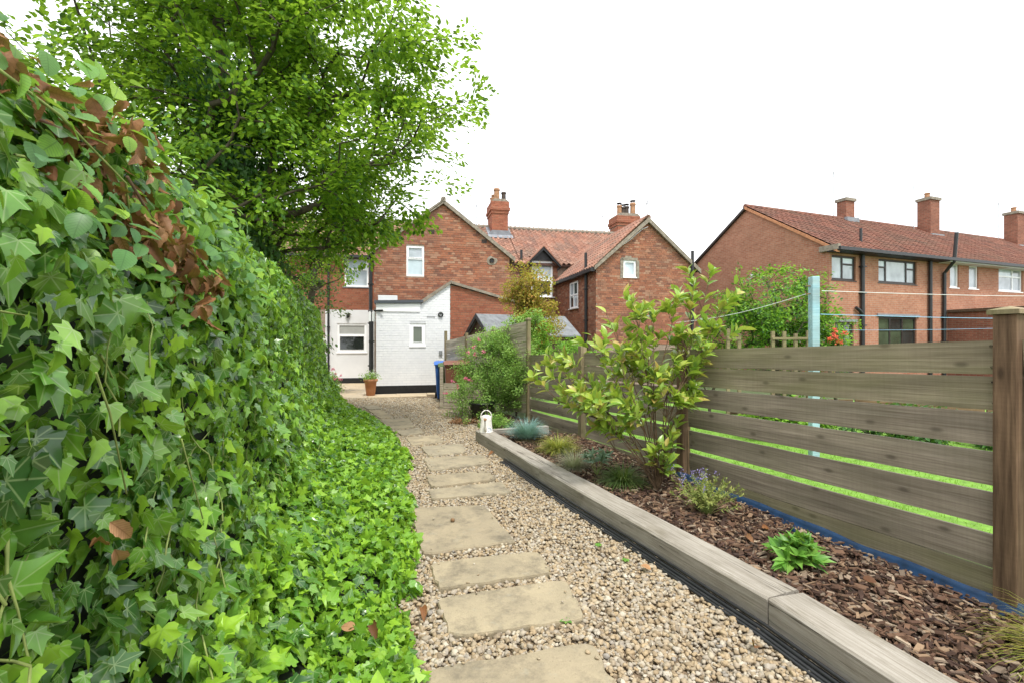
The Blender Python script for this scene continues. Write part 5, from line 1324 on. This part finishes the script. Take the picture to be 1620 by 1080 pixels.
grass_tuft('golden_sedge', (.60, 6.15, .15), 'yellow-green grass tussock in front of the blue-grey one', 900, .2, .38, .006, 1.0, 'sedge', 1.0, (300, 'straw'))
grass_tuft('wispy_grass', (.70, 5.35, .15), 'wispy pale grey dried grass tuft left of the glossy shrub', 650, .18, .34, .0035, 1.0, 'grey_grass', .8, (250, 'straw'))
grass_tuft('dark_sedge', (1.12, 4.8, .15), 'dark green grass clump at the foot of the glossy shrub', 700, .2, .36, .006, 1.1, 'dark_grass', 1.1)
grass_tuft('bronze_sedge', (2.50, 2.02, .14), 'long arching bronze grass in the bottom right corner', 520, .28, .52, .004, 1.2, 'sedge', 1.5, (200, 'straw'))
# dried stems behind
def leafy_plant(name, loc, label, cat, stems, pr, size, n_per, smat, lmat, ind=0, whorl=False, stuff_name='leaves', part='leaf', flowers=None):
    """stems: list of polylines (local); leaves along the upper part of each"""
    t = empty(name, loc, 0, label, cat)
    b = MB(); P = []; D = []; Z = []; sz = []
    tips = []
    for pts, r0 in stems:
        pts = [Vector(p) for p in pts]; k = len(pts)
        b.tube(pts, [r0*(1-.7*i/(k-1)) for i in range(k)], 5, cap=False); tips.append(pts[-1])
        for q in range(n_per):
            tt = random.uniform(.35, 1)**.7; f = tt*(k-1); i = min(int(f), k-2); p = pts[i].lerp(pts[i+1], f-i); d = (pts[i+1]-pts[i]).normalized()
            a = random.random()*6.283; s1 = d.orthogonal().normalized(); s2 = d.cross(s1); rad = s1*math.cos(a)+s2*math.sin(a)
            P.append(p); dr = rad*.8+d*(.55+.8*tt*tt); D.append(dr); Z.append(d*1.0-rad*.5+Vector((0, 0, .5))); sz.append(random.uniform(size*.65, size*1.2))
    b.build('stems', smat, t, smooth=True)
    A = frames(np.array([tuple(p) for p in P])-0, np.array([tuple(d) for d in D])+gauss(len(P), .15), np.array([tuple(z) for z in Z])+gauss(len(P), .3), np.array(sz))
    if ind:
        idx = RNG.permutation(len(A)); A = A[idx]
        pieces(t, part, pr, [m for m in A], lmat, ind, stuff_name, True)
    else:
        o = link(stuff_name, joined(stuff_name, pr, A, lmat, True), t); tag(o, kind='stuff')
    return t, tips
def branchy(base, targets, r0, seed=0):
    """polylines from a short stool to each target with a shared lower part and side shoots"""
    r = random.Random(seed); out = []
    for (tx, ty, tz) in targets:
        T = Vector((tx, ty, tz)); B = Vector(base); mids = [B]
        for k in range(1, 5):
            t = k/5; m = B.lerp(T, t); m += Vector((r.gauss(0, .03), r.gauss(0, .03), r.gauss(0, .03))); m.x -= tx*.25*math.sin(math.pi*t)*(1-t); mids.append(m)
        mids.append(T); out.append((mids, r0))
        for q in range(6):
            k = r.choice([2, 3, 3, 4, 4]); s = mids[k]; d = (T-s)
            e = s+d.normalized()*r.uniform(.15, .32)+Vector((r.gauss(0, .12), r.gauss(0, .1), r.gauss(.03, .08)))
            out.append(([s, s.lerp(e, .5)+Vector((0, 0, .02)), e], r0*.45))
    return out
# photinia-like shrub
pb = (1.42, 4.62, .13)
tg = [(-1.12, .25, 1.0), (-1.0, .3, 1.25), (-.95, -.05, 1.02), (-.80, .1, 1.18), (-.62, 0, 1.45), (-.45, .1, 1.62), (-.25, -.05, 1.75), (-.05, .1, 1.80), (.15, 0, 1.88), (.35, .05, 1.95), (.52, .1, 2.02), (.70, 0, 1.88), (.62, 0, 1.62), (.3, -.1, 1.55), (-.1, -.1, 1.4), (-.38, -.1, 1.25), (-.7, -.1, .85), (-.52, -.1, .72), (.1, -.15, 1.2), (-.2, .1, 1.55)]
tg = [(a*1.08, b_, c*1.06+.04) for a, b_, c in tg]
st = branchy((0, 0, 0), tg, .008, 5)
low = [(-.1, -.15, .42), (.02, -.2, .5), (.1, -.15, .6), (-.05, -.2, .55), (.18, -.1, .72), (.22, -.05, .95), (.05, -.2, .36)]
for T in low: st.append(([(0, 0, 0), (T[0]*.3, T[1]*.3, T[2]*.45), T], .009))
leafy_plant('glossy_shrub', pb, 'large glossy light green shrub with reddish tips growing against the fence', 'shrub', st, OBLONG, .128, 12, 'twig', 'photinia', 300, stuff_name='leaves')
# catmint with purple flowers
st = []
for i in range(75):
    a = random.random()*6.28; e = random.uniform(.03, .30); h = random.uniform(.2, .40)*(1-e*.6)
    st.append(([(0, 0, 0), (math.cos(a)*e*.4, math.sin(a)*e*.4, h*.5), (math.cos(a)*e, math.sin(a)*e, h)], .0025))
lv, tips = leafy_plant('catmint', (1.63, 3.98, .14), 'bushy yellow-green herb with small purple flower spikes by the fence', 'plant', st, LANCE, .032, 20, 'vine', 'nepeta')
fl = []
for p in sorted(tips, key=lambda p: -p.z+p.x*.3)[:17]:
    for k in range(15): fl.append((p.x+random.gauss(0, .009), p.y+random.gauss(0, .009), p.z-.025+random.random()*.07))
A = frames(np.array(fl), gauss(len(fl))+[0, 0, .3], gauss(len(fl)), RNG.uniform(.009, .016, len(fl)))
tag(link('flowers', joined('flowers', PETAL, A, 'purple'), lv), kind='stuff')
# bright green perennial
st = []
for i in range(13):
    a = i*2.4; e = .03+.11*(i/13); h = .19-.10*(i/13)
    st.append(([(0, 0, 0), (math.cos(a)*e*.5, math.sin(a)*e*.5, h*.6), (math.cos(a)*e, math.sin(a)*e, h)], .004))
leafy_plant('leafy_perennial', (1.83, 3.04, .14), 'small bright green leafy plant on the bark near the sleeper joint', 'plant', st, strip_leaf([.03, .17, .22, .17, .07, 0], .35, .25, .02), .105, 13, 'vine', 'perennial', 200)
# grey-green rosette
st = []
for i in range(6):
    a = i*1.05; e = .13; h = .22+.05*random.random()
    st.append(([(0, 0, 0), (math.cos(a)*e*.5, math.sin(a)*e*.5, h*.6), (math.cos(a)*e, math.sin(a)*e, h)], .005))
leafy_plant('spurge', (.92, 5.15, .14), 'grey-green whorled plant between the wispy grass and glossy shrub', 'plant', st, LANCE, .085, 26, 'vine', 'euphorbia', 160)
# feathery bush with pink flowers
cl = blob_clusters(440, [((.15, 0, .98), (.85, .55, .9)), ((-.35, -.1, .5), (.68, .5, .5)), ((.25, .05, 1.3), (.65, .4, .62)), ((.62, -.2, .62), (.55, .35, .55)), ((-.25, 0, 1.1), (.6, .4, .5)), ((.58, -.55, .95), (.42, .3, .6))], -.4, 1, .45, 41)
bush = empty('feathery_bush', (-.42, 9.95, .03), 0, 'feathery green bush with scattered pink flowers in front of the bins', 'shrub')
rts = grow(bush, [(0, 0, 0), (0, 0, .3), (.02, 0, .6), (0, 0, .9)], .03, cl, 'stems', rmin=.003)
A = sprays(cl, rts, 75, .22, .3, .036)
tag(link('foliage', joined('foliage', LEAF6, A, 'feather'), bush), kind='stuff')
for (px, py) in [(758, 538), (749, 549), (742, 558), (752, 560), (737, 598), (716, 602), (738, 599), (705, 622), (744, 600), (765, 556), (724, 610)]:
    Y = 9.35; c = np.array([(px-810)/750*Y, Y, 1.6-(py-540)/750*Y])-np.array([-.42, 9.95, .03])
    n = 14
    A = frames(c+gauss(n, .012), gauss(n)+[0, -.4, .2], gauss(n)+[0, -1, .3], RNG.uniform(.03, .05, n))
    link('flower', joined('flower', PETAL, A, 'pink'), bush)
# low green shrub tops behind the low fence
def mound(name, loc, label, ells, n, size, mat, per=60, L=.2, cat='shrub', seed=51, flat=.3):
    t = empty(name, loc, 0, label, cat); c_ = blob_clusters(n, ells, -.4, 1, .4, seed)
    rt = grow(t, [(0, 0, 0), (0, 0, .2), (0, 0, .45)], .03, c_, 'stems', rmin=.004)
    tag(link('foliage', joined('foliage', LEAF6, sprays(c_, rt, per, L, flat, size), mat), t), kind='stuff'); return t
mound('clipped_shrub', (1.05, 10.6, .0), 'rounded bright green shrub showing above the low fence', [((0, 0, 1.2), (.75, .5, .5)), ((-.45, 0, 1.7), (.35, .3, .45))], 110, .05, 'hawthorn', seed=52)
mound('climbing_shrub', (.1, 10.2, .0), 'loose light green shrub growing over the tall fence post', [((.1, 0, 1.75), (.32, .25, .55)), ((.3, 0, 2.1), (.3, .2, .3))], 60, .05, 'feather', seed=53)
for i, (x_, y_, w_) in enumerate(((5.9, 7.2, .9), (7.6, 7.0, .9), (9.4, 6.9, 1.0), (4.4, 7.6, .7))):
    mound('border_shrub', (x_, y_, .03), ['low dark shrub seen through the middle fence gaps', 'low dark shrub farther right through the fence gaps', 'low shrub at the far right beyond the fence post', 'low shrub left of the others seen through the fence'][i], [((0, 0, .3), (w_, .4, .32))], 60, .075, 'tree_leaf_dark' if i != 3 else 'hawthorn', 45, .25, seed=60+i)
rose = mound('red_rose', (5.95, 8.7, .03), 'red flowering rose in front of the mid-century house door', [((0, 0, 1.45), (.22, .2, .4))], 26, .05, 'hawthorn', 35, seed=70)
for (px, py) in [(1320, 523), (1322, 534), (1336, 527), (1312, 538), (1328, 541), (1318, 530)]:
    Y = 8.5; c = np.array([(px-810)/750*Y, Y, 1.6-(py-540)/750*Y])-np.array([5.95, 8.7, .03]); n = 22
    A = frames(c+gauss(n, .018), gauss(n)+[0, -.4, .2], gauss(n)+[0, -1, .3], RNG.uniform(.04, .06, n))
    link('flower', joined('flower', PETAL, A, 'red_flower'), rose)

# ------------------------------------------------------------------ objects in the garden
# watering can on the end of the sleeper
wc = empty('watering_can', (-.40, 7.34, .205), .25, 'worn white enamel watering can standing on the far end of the sleeper', 'watering can')
b = MB().lathe([(.0, .0), (.105, 0), (.11, .006), (.105, .012), (.10, .02), (.082, .20), (.078, .215), (.07, .215), (.075, .20), (.09, .03)], 24); b.build('body', 'enamel', wc, True)
MB().lathe([(.079, .0), (.074, .03), (.04, .045), (.0, .047)], 20, (0, 0, .215)).build('hood', 'enamel', wc, True)
q = [(-.078, 0, .19)]+[(-.085*math.cos(a), 0, .235+.10*math.sin(a)) for a in np.linspace(0, math.pi, 12)]+[(.078, 0, .19)]
MB().tube(q, .0085, 8).build('handle', 'enamel', wc, True)
MB().tube([(-.03, -.095, .03), (-.035, -.12, .09), (-.045, -.14, .16), (-.05, -.155, .20)], [.02, .016, .013, .013], 10).build('spout', 'enamel', wc, True)
MB().lathe([(.013, 0), (.028, .03), (.0, .032)], 12, (0, 0, 0)).build('rose_head', 'rust', wc, mtx=Matrix.Translation((-.05, -.158, .198)) @ Matrix.Rotation(.5, 4, 'X'))
b = MB(); rr2 = random.Random(1)
for k in range(9):
    a = -1.1+rr2.uniform(-.35, .35); z_ = .03+rr2.random()*.05; R2 = .1035-.1*z_+.001
    for j in range(5):
        a1 = a+.07*math.cos(j*1.256); b.v.append((R2*math.cos(a1), R2*math.sin(a1), z_+.009*math.sin(j*1.256)))
    b.f.append(tuple(range(k*5, k*5+5)))
b.build('painted_flowers', 'enamel_print', wc)
# wheelie bins
def bin_(loc, rz, body, lid, label, h=1.0):
    t = empty('wheelie_bin', loc, rz, label, 'bin', 'wheelie bins by the white wall')
    w0, w1, d0, d1 = .44, .56, .46, .66
    b = MB(); V = []
    for z_, w, d in ((.04, w0, d0), (.25, w0+.04, d0+.06), (h*.88, w1-.01, d1-.03), (h*.9, w1+.02, d1), (h*.94, w1+.02, d1)):
        V += [(-w/2, -d/2, z_), (w/2, -d/2, z_), (w/2, d/2, z_), (-w/2, d/2, z_)]
    F = [(0, 3, 2, 1)]+[(k*4+j, k*4+(j+1) % 4, (k+1)*4+(j+1) % 4, (k+1)*4+j) for k in range(4) for j in range(4)]
    b.add(V, F).build('body', body, t, bevel=.018)
    L_ = MB(); n_ = 8
    for k in range(n_+1):
        a = k/n_; y_ = -d1/2-.04+(d1+.08)*a; zz = h*.945+.085*math.sin(math.pi*min(1, a*1.05))**.7
        L_.v += [(-w1/2-.03, y_, h*.945), (-w1/2-.03, y_, zz-.02), (-w1/2+.05, y_, zz), (w1/2-.05, y_, zz), (w1/2+.03, y_, zz-.02), (w1/2+.03, y_, h*.945)]
    for k in range(n_):
        for j in range(5): L_.f.append((k*6+j, k*6+j+1, (k+1)*6+j+1, (k+1)*6+j))
    L_.f.append(tuple(range(6))); L_.f.append(tuple(n_*6+j for j in reversed(range(6)))); L_.build('lid', lid, t)
    MB().tube([(-w1/2-.02, d1/2+.07, h*.93), (w1/2+.02, d1/2+.07, h*.93)], .018, 8).build('handle', lid, t)
    for s_ in (-1, 1):
        MB().lathe([(.0, -.025), (.09, -.025), (.1, -.015), (.1, .015), (.09, .025), (0, .025)], 18).build('wheel', 'rubber', t, True, Matrix.Translation((s_*.25, d0/2+.05, .1)) @ Matrix.Rotation(math.pi/2, 4, 'Y'))
bin_((-1.83, 13.02, .03), .18, 'bin_blue', 'bin_blue', 'blue wheelie bin, leftmost beside the white wall', 1.02)
bin_((-1.60, 12.28, .03), .18, 'bin_green', 'bin_green', 'dark green wheelie bin, only its edge showing between blue and brown', 1.0)
bin_((-1.36, 11.55, .03), .18, 'bin_brown', 'bin_brown', 'brown lidded wheelie bin behind the pink flowered bush', 1.09)
# low timber screen in front of the brown bin
sc = empty('timber_screen', (-1.36, 11.05, .03), .15, 'low grey timber screen in front of the brown bin', 'screen')
MB().box((-.32, -.03, -.05), (-.24, .03, .98)).build('post', 'wood_fence_far', sc, bevel=.004)
MB().box((.62, -.03, -.05), (.70, .03, .7)).build('post', 'wood_fence_far', sc, bevel=.004)
for k in range(4): MB().box((-.235, -.035, .02+k*.15), (.62, -.012, .16+k*.15)).build('board', 'wood_fence_far', sc, bevel=.003)
pot = empty('dark_planter', (-.62, 9.7, .03), 0, 'dark plastic planter half hidden under the feathery bush', 'planter')
MB().lathe([(0, 0), (.19, 0), (.25, .3), (.265, .3), (.265, .34), (.235, .34), (.2, .28), (0, .28)], 24).build('tub', 'black_plastic', pot, True)
mound('low_ground_cover', (-.45, 8.65, .02), 'low mossy green mound just behind the watering can', [((0, 0, .12), (.45, .35, .14))], 60, .03, 'feather', 70, .12, seed=81)
o = mound('red_heather', (-.95, 9.1, .02), 'low dull red plant at the edge of the gravel', [((0, 0, .05), (.32, .16, .06))], 26, .025, 'dead_leaf', 60, .1, seed=82)
# terracotta pot with white flowers
tp = empty('terracotta_pot', (-4.10, 13.75, .05), 0, 'terracotta pot of small white flowers by the lean-to corner', 'flower pot')
MB().lathe([(0, 0), (.12, 0), (.17, .40), (.20, .40), (.205, .47), (.18, .47), (.165, .42), (0, .42)], 24).build('pot', 'terracotta', tp, True)
n = 420; P = gauss(n, 1)*[.1, .1, .07]+[0, 0, .52]
link('foliage', joined('foliage', LEAF6, frames(P, gauss(n)+[0, 0, .8], gauss(n)+[0, -.3, .4], RNG.uniform(.03, .06, n)), 'feather'), tp)['kind'] = 'stuff'
n = 110; P = gauss(n, 1)*[.09, .09, .05]+[.04, 0, .63]
link('flowers', joined('flowers', PETAL, frames(P, gauss(n), gauss(n)+[0, -1, .5], RNG.uniform(.025, .04, n)), 'white_flower'), tp)['kind'] = 'stuff'
# pink flowers at the far end of the ivy
pk = mound('pink_geranium', (-4.95, 13.15, .02), 'pink flowering plant at the far end of the ivy hedge', [((0, 0, .45), (.25, .2, .35))], 30, .04, 'feather', 40, .15, seed=83)
for k in range(9):
    c = np.array([random.uniform(-.05, .3), random.uniform(-.25, -.1), random.uniform(.35, .85)]); n = 12
    link('flower', joined('flower', PETAL, frames(c+gauss(n, .015), gauss(n), gauss(n)+[0, -1, .4], RNG.uniform(.03, .05, n)), 'pink'), pk)
# shed behind the tall fence
shd = empty('garden_shed', (-.95, 14.0, -.05), math.radians(-62), 'brown timber shed with grey felt roof behind the tall fence', 'shed')
sw, sdp, se, sr = 1.5, 2.9, 1.88, 2.42
for k in range(12):
    z0 = k*.16; 
    MB().box((-sw/2, -.012, z0), (sw/2, .01, z0+.152)).build('plank', 'wood_brown', shd)
MB().prism([(-sw/2, se+.02), (sw/2, se+.02), (0, sr-.02)], 'y', -.01, .012).build('gable', 'wood_brown', shd)
MB().prism([(-sw/2, 0), (sw/2, 0), (sw/2, se), (0, sr-.03), (-sw/2, se)], 'y', .013, sdp).build('walls', 'wood_brown', shd)
for s_ in (-1, 1):
    MB().prism([(0, sr), (s_*(sw/2+.14), se-.1), (s_*(sw/2+.14), se-.06), (0, sr+.04)], 'y', -.12, sdp+.12).build('roof', 'felt', shd)
    MB().prism([(0, sr-.1), (0, sr+.045), (s_*(sw/2+.16), se-.055), (s_*(sw/2+.16), se-.17)], 'y', -.145, -.122).build('bargeboard', 'black_paint', shd)
# washing line post with lines
wl = empty('washing_line_post', (3.84, 6.03, .0), 0, 'weathered pale blue wooden washing line post behind the fence', 'post')
MB().box((-.047, -.047, 0), (.047, .047, 2.42)).build('post', 'wood_blue', wl, bevel=.008, mtx=None)
for z_ in (2.3, 2.2):
    MB().tube([(-.1, 0, z_), (.11, 0, z_+.01)], .008, 6).build('hook', 'rust', wl)
for (a, e, mt, lab) in (((.1, 0, 2.24), (9.2, 3.4, 2.55), 'cord_white', 'white washing line running right from the blue post'), ((.05, -.05, 1.94), (9.2, 3.4, 2.12), 'cord_blue', 'upper pale blue washing line below the white one'), ((.05, 4, 1.9), (9.2, 6.4, 1.95), 'cord_blue', 'lower pale blue washing line sagging right of the blue post'), ((-.1, 0, 2.2), (-1.2, 1.6, 1.90), 'cord_white', 'white line slanting down left from the blue post')):
    pts_ = []
    for k in range(13):
        t = k/12; pts_.append(tuple(np.array(a)*(1-t)+np.array(e)*t-np.array([0, 0, .06*math.sin(math.pi*t)])))
    o = MB().tube(pts_, .0038, 5).build('washing_line', mt, None, mtx=Matrix.Translation((3.84, 6.03, 0))); tag(o, lab, 'line', 'washing lines')
# trellis arbour under the bright tree
tr_ = empty('trellis', (3.75, 8.0, .03), -.1, 'brown wooden trellis posts and rails beyond the fence under the tree', 'trellis')
for x_, h_ in ((-.1, 1.78), (.08, 1.7), (.62, 1.74), (.80, 1.74), (.98, 1.70), (1.18, 1.75)): MB().box((x_-.025, -.025, 0), (x_+.025, .025, h_)).build('post', 'wood_post_pale', tr_)
for z_ in (1.62,): MB().box((-.12, -.04, z_-.02), (.1, -.026, z_+.02)).build('rail', 'wood_post_pale', tr_)
for z_ in (1.62, 1.4): MB().box((.6, -.04, z_-.02), (1.2, -.026, z_+.02)).build('rail', 'wood_post_pale', tr_)
lowf = empty('low_board_fence', (5, 9.9, .03), -.05, 'low brown board edging across the lawn seen through the fence', 'fence')
for k in range(3): MB().box((-.5+k*2.6, 0, .05), (2.05+k*2.6, .03, .38)).build('board', 'wood_post', lowf)
mound('leafy_bush', (4.0, 9.6, .03), 'green bush behind the trellis left of the bright tree', [((0, 0, 1.2), (.6, .4, .55))], 60, .06, 'tree_leaf', 45, .22, seed=91)

# seedlings in the gravel
for (px, py, lab) in ((947, 864, 'small pale green seedling in the gravel left of the sleepers'), (990, 888, 'tiny green weed in the gravel close to the black edging'), (896, 985, 'tiny green weed at the right corner of the chipped slab')):
    p = pix(px, py, .03)
    t = empty('weed_seedling', (p[0], p[1], .03), 0, lab, 'weed')
    for k in range(6):
        a = k*1.05+random.random()*.4
        link('leaf', OBLONG.mesh('leaf', 'perennial', True), t, Matrix(frames(np.array([[0, 0, .01]]), np.array([[math.cos(a), math.sin(a), .45]]), np.array([[0, 0, 1.]]), [random.uniform(.025, .04)], [1.5])[0]))
